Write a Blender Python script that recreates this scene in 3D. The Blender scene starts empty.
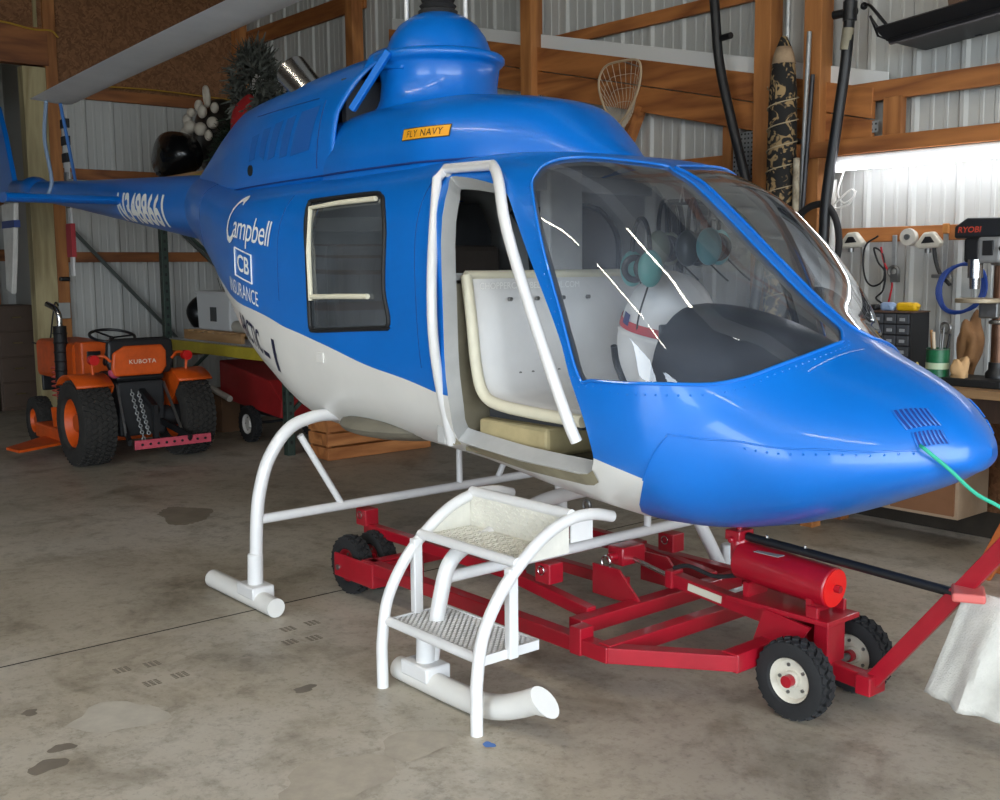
import bpy, bmesh, math, random
import numpy as np
from mathutils import Vector, Matrix, Euler
from mathutils.geometry import delaunay_2d_cdt

# ---------------------------------------------------------------- camera
S = bpy.context.scene
C = S.collection
cam_d = bpy.data.cameras.new('camera')
cam = bpy.data.objects.new('camera', cam_d)
C.objects.link(cam)
FOCAL_PX = 1094.0
cam_d.sensor_fit = 'HORIZONTAL'
cam_d.sensor_width = 36.0
cam_d.lens = 36.0 * FOCAL_PX / 1000.0
cam_d.clip_start = 0.05
cam_d.clip_end = 300
_pit, _roll, _yaw = math.radians(6.9), math.radians(-0.54), math.radians(-39.8)
_B = np.array([[-math.sin(_yaw), -math.cos(_yaw), 0], [math.cos(_yaw), -math.sin(_yaw), 0], [0, 0, 1.0]])
_cp, _sp, _cr, _sr = math.cos(_pit), math.sin(_pit), math.cos(_roll), math.sin(_roll)
_RT = np.array([[_cr, -_sr, 0], [_sr, _cr, 0], [0, 0, 1]]) @ np.array([[1, 0, 0], [0, -_sp, -_cp], [0, _cp, -_sp]]) @ _B.T
_m = Matrix(((_RT[0][0], -_RT[1][0], -_RT[2][0], 0.0),
             (_RT[0][1], -_RT[1][1], -_RT[2][1], 0.0),
             (_RT[0][2], -_RT[1][2], -_RT[2][2], 1.6),
             (0, 0, 0, 1)))
cam.matrix_world = _m
S.camera = cam

# ---------------------------------------------------------------- world, lights, exposure
W = bpy.data.worlds.new('sky')
S.world = W
W.use_nodes = True
_nt = W.node_tree
_nt.nodes.clear()
_o = _nt.nodes.new('ShaderNodeOutputWorld')
_b = _nt.nodes.new('ShaderNodeBackground')
_b.inputs['Color'].default_value = (0.80, 0.90, 1.0, 1)
_b.inputs['Strength'].default_value = 10.0
_nt.links.new(_b.outputs[0], _o.inputs['Surface'])
# daylight portal in the open hangar doorway beyond the nose (guides the sky light, gives off none itself)
def portal(name, loc, rot, sx, sy):
    l = bpy.data.lights.new(name, 'AREA'); l.shape = 'RECTANGLE'; l.size = sx; l.size_y = sy
    l.cycles.is_portal = True
    o = bpy.data.objects.new(name, l); C.objects.link(o); o.location = loc; o.rotation_euler = rot
portal('doorway_portal', (4.98, -0.6, 1.95), (0, math.radians(90), 0), 3.9, 10.0)
portal('side_doorway_portal', (.25, -6.98, 1.95), (math.radians(90), 0, 0), 5.5, 3.9)
S.view_settings.view_transform = 'Standard'
S.view_settings.look = 'None'
S.view_settings.exposure = 0.0
S.view_settings.gamma = 1.0
S.view_settings.use_curve_mapping = False
try:
    S.cycles.use_denoising = True
    S.cycles.max_bounces = 8
    S.cycles.transparent_max_bounces = 16
    S.cycles.sample_clamp_indirect = 6.0
except Exception:
    pass

# ---------------------------------------------------------------- materials
MATS = {}
def srgb(h):
    if isinstance(h, str):
        v = [int(h[i:i + 2], 16) / 255 for i in (0, 2, 4)]
    else:
        v = [x / 255 for x in h]
    return tuple(((x / 12.92) if x <= .04045 else ((x + .055) / 1.055) ** 2.4) for x in v) + (1.0,)
def mat(name, col, rough=.5, metal=0.0, coat=0.0, var=0.0, vscale=8.0, bump=0.0, bscale=60.0, spec=.5, emit=None, emit_s=0.0, col2=None, stretch=None, aniso_bump=None):
    if name in MATS: return MATS[name]
    m = bpy.data.materials.new(name); m.use_nodes = True
    nt = m.node_tree; b = nt.nodes['Principled BSDF']
    c = srgb(col)
    b.inputs['Base Color'].default_value = c
    b.inputs['Roughness'].default_value = rough
    b.inputs['Metallic'].default_value = metal
    b.inputs['Specular IOR Level'].default_value = spec
    if coat:
        b.inputs['Coat Weight'].default_value = coat
        b.inputs['Coat Roughness'].default_value = .06
    if emit is not None:
        b.inputs['Emission Color'].default_value = srgb(emit)
        b.inputs['Emission Strength'].default_value = emit_s
    tc = None
    if var or bump or col2:
        tc = nt.nodes.new('ShaderNodeTexCoord')
        src = tc.outputs['Object']
        if stretch:
            mp = nt.nodes.new('ShaderNodeMapping'); mp.inputs['Scale'].default_value = stretch
            nt.links.new(src, mp.inputs['Vector']); src = mp.outputs['Vector']
    if var or col2:
        n = nt.nodes.new('ShaderNodeTexNoise'); n.inputs['Scale'].default_value = vscale; n.inputs['Detail'].default_value = 6; n.inputs['Roughness'].default_value = .62
        nt.links.new(src, n.inputs['Vector'])
        r = nt.nodes.new('ShaderNodeValToRGB')
        r.color_ramp.elements[0].position = .3; r.color_ramp.elements[1].position = .72
        if col2:
            r.color_ramp.elements[0].color = srgb(col2); r.color_ramp.elements[1].color = c
        else:
            r.color_ramp.elements[0].color = tuple(x * (1 - var) for x in c[:3]) + (1,)
            r.color_ramp.elements[1].color = tuple(min(1, x * (1 + var * .5)) for x in c[:3]) + (1,)
        nt.links.new(n.outputs['Fac'], r.inputs['Fac']); nt.links.new(r.outputs['Color'], b.inputs['Base Color'])
    if bump:
        n2 = nt.nodes.new('ShaderNodeTexNoise'); n2.inputs['Scale'].default_value = bscale; n2.inputs['Detail'].default_value = 3
        nt.links.new(src, n2.inputs['Vector'])
        bp = nt.nodes.new('ShaderNodeBump'); bp.inputs['Strength'].default_value = bump; bp.inputs['Distance'].default_value = .01
        nt.links.new(n2.outputs['Fac'], bp.inputs['Height']); nt.links.new(bp.outputs['Normal'], b.inputs['Normal'])
    MATS[name] = m
    return m
def wood_mat(name, light, dark, axis='X', scale=3.0, rough=.6, ring=9.0):
    if name in MATS: return MATS[name]
    m = bpy.data.materials.new(name); m.use_nodes = True
    nt = m.node_tree; b = nt.nodes['Principled BSDF']; b.inputs['Roughness'].default_value = rough
    tc = nt.nodes.new('ShaderNodeTexCoord'); mp = nt.nodes.new('ShaderNodeMapping')
    sc = {'X': (.12, 1, 1), 'Y': (1, .12, 1), 'Z': (1, 1, .12)}[axis]
    mp.inputs['Scale'].default_value = tuple(s * scale for s in sc)
    oi = nt.nodes.new('ShaderNodeObjectInfo')
    add = nt.nodes.new('ShaderNodeVectorMath'); add.operation = 'MULTIPLY_ADD'
    add.inputs[1].default_value = (7.3, 3.1, 5.7)
    nt.links.new(oi.outputs['Random'], add.inputs[0]); nt.links.new(tc.outputs['Object'], add.inputs[2])
    nt.links.new(add.outputs[0], mp.inputs['Vector'])
    n = nt.nodes.new('ShaderNodeTexNoise'); n.inputs['Scale'].default_value = 1.3; n.inputs['Detail'].default_value = 2; n.inputs['Distortion'].default_value = .4
    nt.links.new(mp.outputs[0], n.inputs['Vector'])
    mul = nt.nodes.new('ShaderNodeMath'); mul.operation = 'MULTIPLY'; mul.inputs[1].default_value = ring
    fr = nt.nodes.new('ShaderNodeMath'); fr.operation = 'PINGPONG'; fr.inputs[1].default_value = 1.0
    nt.links.new(n.outputs['Fac'], mul.inputs[0]); nt.links.new(mul.outputs[0], fr.inputs[0])
    n2 = nt.nodes.new('ShaderNodeTexNoise'); n2.inputs['Scale'].default_value = 14; n2.inputs['Detail'].default_value = 5
    nt.links.new(mp.outputs[0], n2.inputs['Vector'])
    mx = nt.nodes.new('ShaderNodeMath'); mx.operation = 'MULTIPLY_ADD'; mx.inputs[1].default_value = .55
    nt.links.new(fr.outputs[0], mx.inputs[0])
    m3 = nt.nodes.new('ShaderNodeMath'); m3.operation = 'MULTIPLY'; m3.inputs[1].default_value = .5
    nt.links.new(n2.outputs['Fac'], m3.inputs[0]); nt.links.new(m3.outputs[0], mx.inputs[2])
    r = nt.nodes.new('ShaderNodeValToRGB')
    r.color_ramp.elements[0].position = .15; r.color_ramp.elements[0].color = srgb(dark)
    r.color_ramp.elements[1].position = .8; r.color_ramp.elements[1].color = srgb(light)
    nt.links.new(mx.outputs[0], r.inputs['Fac']); nt.links.new(r.outputs[0], b.inputs['Base Color'])
    MATS[name] = m
    return m
def glass_mat(name, tint=(.93, .96, .97), haze=.05, haze_col=(.55, .6, .66)):
    if name in MATS: return MATS[name]
    m = bpy.data.materials.new(name); m.use_nodes = True
    nt = m.node_tree; nt.nodes.clear()
    out = nt.nodes.new('ShaderNodeOutputMaterial')
    tr = nt.nodes.new('ShaderNodeBsdfTransparent'); tr.inputs[0].default_value = (*tint, 1)
    df = nt.nodes.new('ShaderNodeBsdfDiffuse'); df.inputs[0].default_value = (*haze_col, 1)
    gl = nt.nodes.new('ShaderNodeBsdfGlossy'); gl.inputs['Roughness'].default_value = .015
    fr = nt.nodes.new('ShaderNodeFresnel'); fr.inputs['IOR'].default_value = 1.55
    ma = nt.nodes.new('ShaderNodeMath'); ma.operation = 'MULTIPLY'; ma.inputs[1].default_value = 1.5; ma.use_clamp = True
    nt.links.new(fr.outputs[0], ma.inputs[0])
    tc = nt.nodes.new('ShaderNodeTexCoord'); nz = nt.nodes.new('ShaderNodeTexNoise'); nz.inputs['Scale'].default_value = 5; nz.inputs['Detail'].default_value = 6
    nt.links.new(tc.outputs['Object'], nz.inputs['Vector'])
    hz = nt.nodes.new('ShaderNodeMath'); hz.operation = 'MULTIPLY'; hz.inputs[1].default_value = haze * 2
    nt.links.new(nz.outputs['Fac'], hz.inputs[0])
    m1 = nt.nodes.new('ShaderNodeMixShader'); m2 = nt.nodes.new('ShaderNodeMixShader')
    nt.links.new(hz.outputs[0], m1.inputs[0]); nt.links.new(tr.outputs[0], m1.inputs[1]); nt.links.new(df.outputs[0], m1.inputs[2])
    nt.links.new(ma.outputs[0], m2.inputs[0]); nt.links.new(m1.outputs[0], m2.inputs[1]); nt.links.new(gl.outputs[0], m2.inputs[2])
    nt.links.new(m2.outputs[0], out.inputs[0])
    MATS[name] = m
    return m

blue = mat('blue_gloss_paint', '006bc6', rough=.36, coat=.32, var=.10, vscale=2.2, bump=.012, bscale=9)
white = mat('white_gloss_paint', 'dedcd6', rough=.38, coat=.25, var=.05, vscale=3)
cream = mat('aged_cream_paint', 'e2dcc4', rough=.5, var=.1, vscale=5)
tube_white = mat('white_enamel', 'dddcda', rough=.35, coat=.3, var=.05, vscale=10)
red = mat('red_enamel', '9e0f22', rough=.36, coat=.4, var=.2, vscale=7)
redcap = mat('bright_red_enamel', 'e01818', rough=.4)
black = mat('black_plastic', '17181a', rough=.45, var=.2)
rubber = mat('black_rubber', '1d1d1e', rough=.8, var=.25, vscale=20, bump=.1, bscale=40)
chrome = mat('bright_steel', 'c8c8c6', rough=.22, metal=1.0)
steel = mat('dull_steel', '8e8e8c', rough=.42, metal=.9, var=.2, vscale=12)
galv = mat('galvanised_steel', 'a9abaa', rough=.5, metal=.6, var=.2, vscale=25)
grey_lining = mat('grey_cabin_lining', 'b4b4b2', rough=.75, var=.12, vscale=6)
dark_lining = mat('dark_interior', '3c3d3f', rough=.8, var=.2)
tan = mat('tan_cabin_paint', 'b5a67c', rough=.6, var=.2, vscale=7)
gasket = mat('black_gasket', '141516', rough=.6)
glass = glass_mat('clear_acrylic', (.94, .96, .98), .06, (.50, .58, .72))  # dust and scratch haze, its blue standing in for reflected sky
win_glass = glass_mat('smoky_acrylic', (.84, .87, .90), .11, (.48, .55, .62))
orange = mat('orange_paint', 'd2540f', rough=.5, var=.22, vscale=9)
wood = wood_mat('brown_pine_x', 'b0703a', '7a4520', 'X')
wood_y = wood_mat('brown_pine_y', '9c6234', '66381c', 'Y')
wood_z = wood_mat('brown_pine_z', 'b27640', '804c24', 'Z')
pale_z = wood_mat('pale_treated_pine', 'b3a57c', '8c7c55', 'Z')
dark_wood = wood_mat('dark_wood', '4a3427', '2a1d15', 'Z')
siding = mat('off_white_steel_siding', 'b3b3ae', rough=.5, var=.05, vscale=3)
ply = wood_mat('light_plywood', 'c39a6c', '9c7547', 'X')

# ---------------------------------------------------------------- mesh helpers
def V(*a): return Vector(a)
def frame_from(d, up=(0, 0, 1)):
    w = Vector(d).normalized(); u = Vector(up)
    if abs(w.dot(u)) > .98: u = Vector((1, 0, 0))
    x = u.cross(w).normalized(); y = w.cross(x).normalized()
    return x, y, w          # x sideways, y "up", w along
class MB:
    def __init__(s): s.v = []; s.f = []; s.m = []; s.s = []
    def add(s, vs, fs, mi=0, sm=False):
        b = len(s.v); s.v.extend([tuple(p) for p in vs])
        for f in fs:
            s.f.append([b + i for i in f]); s.m.append(mi); s.s.append(sm)
        return s
    def bb(s, x0, x1, y0, y1, z0, z1, mi=0):
        vs = [(x, y, z) for x in (x0, x1) for y in (y0, y1) for z in (z0, z1)]
        return s.add(vs, [(0, 1, 3, 2), (4, 6, 7, 5), (0, 4, 5, 1), (2, 3, 7, 6), (0, 2, 6, 4), (1, 5, 7, 3)], mi)
    def obox(s, c, size, rot=None, mi=0):
        h = [q / 2 for q in size]; c = Vector(c); R = rot or Matrix.Identity(3)
        vs = [c + R @ Vector((x * h[0], y * h[1], z * h[2])) for x in (-1, 1) for y in (-1, 1) for z in (-1, 1)]
        return s.add(vs, [(0, 1, 3, 2), (4, 6, 7, 5), (0, 4, 5, 1), (2, 3, 7, 6), (0, 2, 6, 4), (1, 5, 7, 3)], mi)
    def beam(s, p0, p1, w, h, up=(0, 0, 1), mi=0):
        p0 = Vector(p0); p1 = Vector(p1); x, y, d = frame_from(p1 - p0, up)
        R = Matrix((x, y, d)).transposed()
        return s.obox((p0 + p1) / 2, (w, h, (p1 - p0).length), R, mi)
    def cyl(s, p0, p1, r0, r1=None, n=16, caps=True, mi=0, sm=True):
        r1 = r0 if r1 is None else r1
        p0 = Vector(p0); p1 = Vector(p1); x, y, d = frame_from(p1 - p0)
        vs = []
        for p, r in ((p0, r0), (p1, r1)):
            for i in range(n):
                a = 2 * math.pi * i / n; vs.append(p + x * math.cos(a) * r + y * math.sin(a) * r)
        s.add(vs, [(i, (i + 1) % n, n + (i + 1) % n, n + i) for i in range(n)], mi, sm)
        if caps: s.add(vs[:n], [tuple(range(n))[::-1]], mi); s.add(vs[n:], [tuple(range(n))], mi)
        return s
    def tube(s, path, r, n=10, closed=False, caps=True, mi=0, up=(0, 0, 1)):
        P = [Vector(p) for p in path]; N = len(P)
        rr = r if isinstance(r, (list, tuple)) else [r] * N
        vs = []; px = None
        for i in range(N):
            a = P[(i - 1) % N] if (closed or i > 0) else P[i]; b = P[(i + 1) % N] if (closed or i < N - 1) else P[i]
            d = (b - a).normalized()
            if px is None: x, y, _ = frame_from(d, up)
            else:
                x = px - d * px.dot(d)
                if x.length < 1e-4: x, y, _ = frame_from(d, up)
                x.normalize(); y = d.cross(x)
            px = x
            for k in range(n):
                t = 2 * math.pi * k / n; vs.append(P[i] + x * math.cos(t) * rr[i] + y * math.sin(t) * rr[i])
        fs = []
        for i in range(N if closed else N - 1):
            j = (i + 1) % N
            for k in range(n): fs.append((i * n + k, i * n + (k + 1) % n, j * n + (k + 1) % n, j * n + k))
        s.add(vs, fs, mi, True)
        if caps and not closed: s.add(vs[:n], [tuple(range(n))[::-1]], mi); s.add(vs[-n:], [tuple(range(n))], mi)
        return s
    def lathe(s, prof, o=(0, 0, 0), axis=(0, 0, 1), n=32, mi=0, sm=True, cap=True):
        o = Vector(o); x, y, d = frame_from(axis)
        vs = []
        for r, h in prof:
            for i in range(n):
                a = 2 * math.pi * i / n; vs.append(o + d * h + x * (math.cos(a) * r) + y * (math.sin(a) * r))
        fs = []
        for j in range(len(prof) - 1):
            for i in range(n): fs.append((j * n + i, j * n + (i + 1) % n, (j + 1) * n + (i + 1) % n, (j + 1) * n + i))
        s.add(vs, fs, mi, sm)
        if cap:
            if prof[0][0] > 1e-4: s.add(vs[:n], [tuple(range(n))[::-1]], mi)
            if prof[-1][0] > 1e-4: s.add(vs[-n:], [tuple(range(n))], mi)
        return s
    def ball(s, c, r, nu=16, nv=10, mi=0, R=None):
        c = Vector(c); r = (r, r, r) if isinstance(r, (int, float)) else r; R = R or Matrix.Identity(3)
        vs = []
        for j in range(nv + 1):
            t = math.pi * j / nv
            for i in range(nu):
                a = 2 * math.pi * i / nu
                vs.append(c + R @ Vector((r[0] * math.sin(t) * math.cos(a), r[1] * math.sin(t) * math.sin(a), r[2] * math.cos(t))))
        fs = [(j * nu + i, (j + 1) * nu + i, (j + 1) * nu + (i + 1) % nu, j * nu + (i + 1) % nu) for j in range(nv) for i in range(nu)]
        return s.add(vs, fs, mi, True)
    def torus(s, c, axis, R, r, nu=32, nv=10, mi=0):
        x, y, d = frame_from(axis); c = Vector(c)
        return s.tube([c + x * math.cos(2 * math.pi * i / nu) * R + y * math.sin(2 * math.pi * i / nu) * R for i in range(nu)], r, nv, True, mi=mi)
    def prism(s, poly, o, u, v, t, mi=0):
        # polygon (a,b) -> o + a*u + b*v, extruded by vector t
        o, u, v, t = Vector(o), Vector(u), Vector(v), Vector(t); n = len(poly)
        a = [o + u * p[0] + v * p[1] for p in poly]; b = [q + t for q in a]
        s.add(a, [tuple(range(n))[::-1]], mi); s.add(b, [tuple(range(n))], mi)
        return s.add(a + b, [(i, (i + 1) % n, n + (i + 1) % n, n + i) for i in range(n)], mi)
    def grid(s, pts, mi=0, sm=True, closed_u=False):
        nu = len(pts); nv = len(pts[0]); vs = [p for row in pts for p in row]
        fs = [(i * nv + j, ((i + 1) % nu) * nv + j, ((i + 1) % nu) * nv + j + 1, i * nv + j + 1) for i in range(nu if closed_u else nu - 1) for j in range(nv - 1)]
        return s.add(vs, fs, mi, sm)
    def build(s, name, mats, parent=None, bevel=0.0, fix=True, label=None, cat=None, group=None, kind=None, origin=None, sharp=38, solid=0.0):
        mats = mats if isinstance(mats, (list, tuple)) else [mats]
        if origin is None:
            a = np.array(s.v); lo, hi = a.min(0), a.max(0); origin = ((lo[0] + hi[0]) / 2, (lo[1] + hi[1]) / 2, lo[2])
        me = bpy.data.meshes.new(name)
        me.from_pydata([(p[0] - origin[0], p[1] - origin[1], p[2] - origin[2]) for p in s.v], [], s.f)
        for m in mats: me.materials.append(m)
        me.polygons.foreach_set('material_index', s.m); me.polygons.foreach_set('use_smooth', s.s)
        if fix:
            bm = bmesh.new(); bm.from_mesh(me)
            bmesh.ops.remove_doubles(bm, verts=bm.verts, dist=1e-5)
            bmesh.ops.recalc_face_normals(bm, faces=bm.faces); bm.to_mesh(me); bm.free()
        me.update()
        if any(s.s): me.set_sharp_from_angle(angle=math.radians(sharp))
        o = link(name, me, origin, parent)
        if solid:
            md = o.modifiers.new('thickness', 'SOLIDIFY'); md.thickness = solid; md.offset = 0
        if bevel:
            md = o.modifiers.new('bevel', 'BEVEL'); md.width = bevel; md.segments = 2; md.limit_method = 'ANGLE'; md.angle_limit = math.radians(40)
        return tag(o, label, cat, group, kind)
def tag(o, label=None, cat=None, group=None, kind=None):
    if label: o['label'] = label
    if cat: o['category'] = cat
    if group: o['group'] = group
    if kind: o['kind'] = kind
    return o
WLOC = {}
def link(name, data, origin, parent=None):
    o = bpy.data.objects.new(name, data); C.objects.link(o); o.location = origin
    WLOC[o.name] = Vector(origin)
    if parent is not None:
        o.parent = parent; o.matrix_parent_inverse = Matrix.Translation(WLOC[parent.name]).inverted()
    return o
def thing(name, loc, label=None, cat=None, group=None, kind=None):
    o = link(name, None, loc); o.empty_display_size = .1
    return tag(o, label, cat, group, kind)
def copy_tree(o, delta, parent=None, label=None, top=True):
    c = o.copy(); C.objects.link(c)
    WLOC[c.name] = WLOC[o.name] + Vector(delta)
    if top: c.location = Vector(o.location) + Vector(delta)
    if parent is not None: c.parent = parent; c.matrix_parent_inverse = o.matrix_parent_inverse.copy()
    if label: c['label'] = label
    for ch in [q for q in o.children if q != c]: copy_tree(ch, delta, c, None, False)
    return c
def smooth_path(P, n=6, closed=False):
    P = [Vector(p) for p in P]; N = len(P); out = []
    for i in range(N if closed else N - 1):
        p0 = P[(i - 1) % N] if (closed or i > 0) else P[0] * 2 - P[1]
        p1 = P[i]; p2 = P[(i + 1) % N]
        p3 = P[(i + 2) % N] if (closed or i < N - 2) else P[N - 1] * 2 - P[N - 2]
        for k in range(n):
            t = k / n
            out.append(.5 * ((2 * p1) + (p2 - p0) * t + (2 * p0 - 5 * p1 + 4 * p2 - p3) * t * t + (3 * p1 - p0 - 3 * p2 + p3) * t ** 3))
    if not closed: out.append(P[-1])
    return out
def text_mesh(txt, size=1.0, shear=0.0, bold=0.0, spacing=1.0, align='LEFT'):
    cu = bpy.data.curves.new('t', 'FONT'); cu.body = txt; cu.size = size; cu.shear = shear; cu.offset = bold; cu.space_character = spacing; cu.align_x = align
    cu.resolution_u = 3
    ob = bpy.data.objects.new('t', cu); C.objects.link(ob)
    dg = bpy.context.evaluated_depsgraph_get(); me = bpy.data.meshes.new_from_object(ob.evaluated_get(dg))
    bpy.data.objects.remove(ob); bpy.data.curves.remove(cu)
    return me
def text_on(name, txt, mapf, m, parent, size, shear=0, bold=0, spacing=1, cut=.03, width=None, height=None, label=None, align='LEFT'):
    # lettering laid on a surface: mapf(u, v) -> world point
    me = text_mesh(txt, size, shear, bold, spacing, align)
    bm = bmesh.new(); bm.from_mesh(me); bpy.data.meshes.remove(me)
    xs = [v.co.x for v in bm.verts]; ys = [v.co.y for v in bm.verts]
    sx = width / (max(xs) - min(xs)) if width else 1; sy = height / (max(ys) - min(ys)) if height else sx
    x0 = min(xs) if width else 0; y0 = min(ys) if height else 0
    for v in bm.verts: v.co.x = (v.co.x - x0) * sx; v.co.y = (v.co.y - y0) * sy
    if cut:
        x1 = max(v.co.x for v in bm.verts); y1 = max(v.co.y for v in bm.verts); yb = min(v.co.y for v in bm.verts)
        for ax, a, b in ((0, 0, x1), (1, yb, y1)):
            k = 1
            while a + k * cut < b:
                co = [0, 0, 0]; no = [0, 0, 0]; co[ax] = a + k * cut; no[ax] = 1
                bmesh.ops.bisect_plane(bm, geom=bm.verts[:] + bm.edges[:] + bm.faces[:], plane_co=co, plane_no=no); k += 1
    bmesh.ops.triangulate(bm, faces=bm.faces)
    mb = MB(); bm.verts.index_update()
    mb.add([mapf(v.co.x, v.co.y) for v in bm.verts], [[v.index for v in f.verts] for f in bm.faces])
    bm.free()
    return mb.build(name, m, parent, fix=False, label=label)
rnd = random.Random(7)
# ================================================================ ROOM
WY, WX = 6.20, -12.10      # inner faces of the girts on the far wall and the end wall
ROOF = 4.95
# concrete floor in slabs with a saw-cut joint
def concrete():
    m = bpy.data.materials.new('worn_concrete'); m.use_nodes = True; nt = m.node_tree; b = nt.nodes['Principled BSDF']
    tc = nt.nodes.new('ShaderNodeTexCoord')
    def noise(scale, det=6, ro=.6, dist=0.0):
        n = nt.nodes.new('ShaderNodeTexNoise'); n.inputs['Scale'].default_value = scale; n.inputs['Detail'].default_value = det; n.inputs['Roughness'].default_value = ro; n.inputs['Distortion'].default_value = dist
        nt.links.new(tc.outputs['Object'], n.inputs['Vector']); return n
    def ramp(src, stops):
        r = nt.nodes.new('ShaderNodeValToRGB'); e = r.color_ramp.elements
        while len(e) < len(stops): e.new(.5)
        for k, (p, c) in enumerate(stops): e[k].position = p; e[k].color = c
        nt.links.new(src.outputs['Fac'], r.inputs['Fac']); return r
    def mix(a, bb, f, mode='MIX'):
        x = nt.nodes.new('ShaderNodeMix'); x.data_type = 'RGBA'; x.blend_type = mode
        if isinstance(f, float): x.inputs[0].default_value = f
        else: nt.links.new(f, x.inputs[0])
        nt.links.new(a, x.inputs[6]); nt.links.new(bb, x.inputs[7]); return x.outputs[2]
    base = ramp(noise(.5, 7, .6, .2), [(.28, srgb('958b7a')), (.48, srgb('aca392')), (.64, srgb('bcb6aa')), (.8, srgb('ada08a'))])
    blot = ramp(noise(1.9, 9, .7, .35), [(.34, srgb('8d8370')), (.50, (1, 1, 1, 1)), (1, (1, 1, 1, 1))])
    spk = ramp(noise(34, 4, .7), [(.30, srgb('8f8a80')), (.46, (1, 1, 1, 1)), (1, (1, 1, 1, 1))])
    dk = ramp(noise(3.3, 7, .75, .3), [(.60, (1, 1, 1, 1)), (.74, srgb('9a958c')), (1, srgb('7d776c'))])
    c = mix(base.outputs[0], blot.outputs[0], .55, 'MULTIPLY'); c = mix(c, spk.outputs[0], .4, 'MULTIPLY'); c = mix(c, dk.outputs[0], .7, 'MULTIPLY')
    mot = ramp(noise(9, 8, .75), [(.32, srgb('a8a296')), (.5, (1, 1, 1, 1)), (1, (1, 1, 1, 1))]); c = mix(c, mot.outputs[0], .5, 'MULTIPLY')
    nt.links.new(c, b.inputs['Base Color'])
    rr = nt.nodes.new('ShaderNodeMapRange'); rr.inputs[3].default_value = .34; rr.inputs[4].default_value = .62
    nt.links.new(noise(2.3, 6).outputs['Fac'], rr.inputs[0]); nt.links.new(rr.outputs[0], b.inputs['Roughness'])
    bp = nt.nodes.new('ShaderNodeBump'); bp.inputs['Strength'].default_value = .12; bp.inputs['Distance'].default_value = .01
    nt.links.new(noise(22, 6).outputs['Fac'], bp.inputs['Height']); nt.links.new(bp.outputs[0], b.inputs['Normal'])
    return m
conc = concrete()
mb = MB(); mb.bb(-16, 5.2, -7.2, 6.4, -.12, -.004)
floor = mb.build('floor', mat('joint_filler', '1d1813', rough=.9), origin=(0, 0, -.12), kind='structure', label='worn concrete hangar floor with a saw-cut joint')
XJ = (-16, -4.615, 5.2)
for i in range(2):
    mb = MB(); mb.bb(XJ[i] + .0005, XJ[i + 1] - .0005, -7.2, 6.4, -.0038, 0)
    mb.build('floor_slab', conc, floor, origin=(0, 0, 0))
mb = MB(); mb.bb(-4.620, -4.610, -7.2, 6.2, -.003, .0006); mb.build('joint_seal', MATS['joint_filler'], floor)
def blob(name, cx, cy, rx, ry, m, seed, z=.0006, rot=0.0):
    r = random.Random(seed); n = 26 if rx < .2 else 90; ph = [r.uniform(0, 6.28) for _ in range(4)]
    P = []
    for i in range(n):
        t = 2 * math.pi * i / n; q = 1 + .16 * math.sin(2 * t + ph[0]) + .12 * math.sin(3 * t + ph[1]) + .08 * math.sin(5 * t + ph[2]) + r.uniform(-.05, .05)
        x, y = rx * q * math.cos(t), ry * q * math.sin(t); P.append((cx + x * math.cos(rot) - y * math.sin(rot), cy + x * math.sin(rot) + y * math.cos(rot), z))
    mb = MB(); mb.add(P, [tuple(range(n))]); return mb.build(name, m, floor, fix=False)
lightc = mat('pale_floor_patch', 'b8b2a5', rough=.6, var=.15, vscale=9)
darkc = mat('dark_floor_stain', '787064', rough=.6, var=.2, vscale=8)
def gpt(px, py):
    d = _RT.T @ np.array([(px - 500) / FOCAL_PX, (py - 400) / FOCAL_PX, 1.0]); t = -1.6 / d[2]; return d[0] * t, d[1] * t
wornc = mat('worn_pale_concrete', 'b2aa99', rough=.65, col2='a0978a', vscale=14)
for (px, py, rx, ry, m, sd) in ((335, 782, .15, .22, wornc, 12), (418, 744, .09, .15, wornc, 13), (118, 717, .13, .17, lightc, 1), (48, 766, .05, .06, darkc, 5), (62, 748, .035, .04, darkc, 6), (30, 713, .03, .03, darkc, 7), (489, 745, .022, .022, mat('blue_paint_spot', '4a74b8', rough=.6), 8), (305, 689, .03, .05, darkc, 9), (185, 515, .25, .18, mat('faint_stain', '877d6d', rough=.6, var=.3, vscale=5), 11)):
    x, y = gpt(px, py); blob('floor_stain', x, y, rx, ry, m, sd, z=.0006 + .0001 * sd)
# tyre tread prints
tread = mat('tread_print', '736b5e', rough=.7)
for (px, py) in ((122, 670), (152, 664), (152, 683), (180, 675), (288, 629), (312, 623), (314, 638), (290, 642)):
    x, y = gpt(px, py); mb = MB()
    for i in range(4):
        for j in range(3):
            mb.bb(x + (i - 1.5) * .016 - .005, x + (i - 1.5) * .016 + .005, y + (j - 1) * .022 - .008, y + (j - 1) * .022 + .008, .0004, .001)
    mb.build('tread_print', tread, floor, kind='stuff', fix=False)

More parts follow.
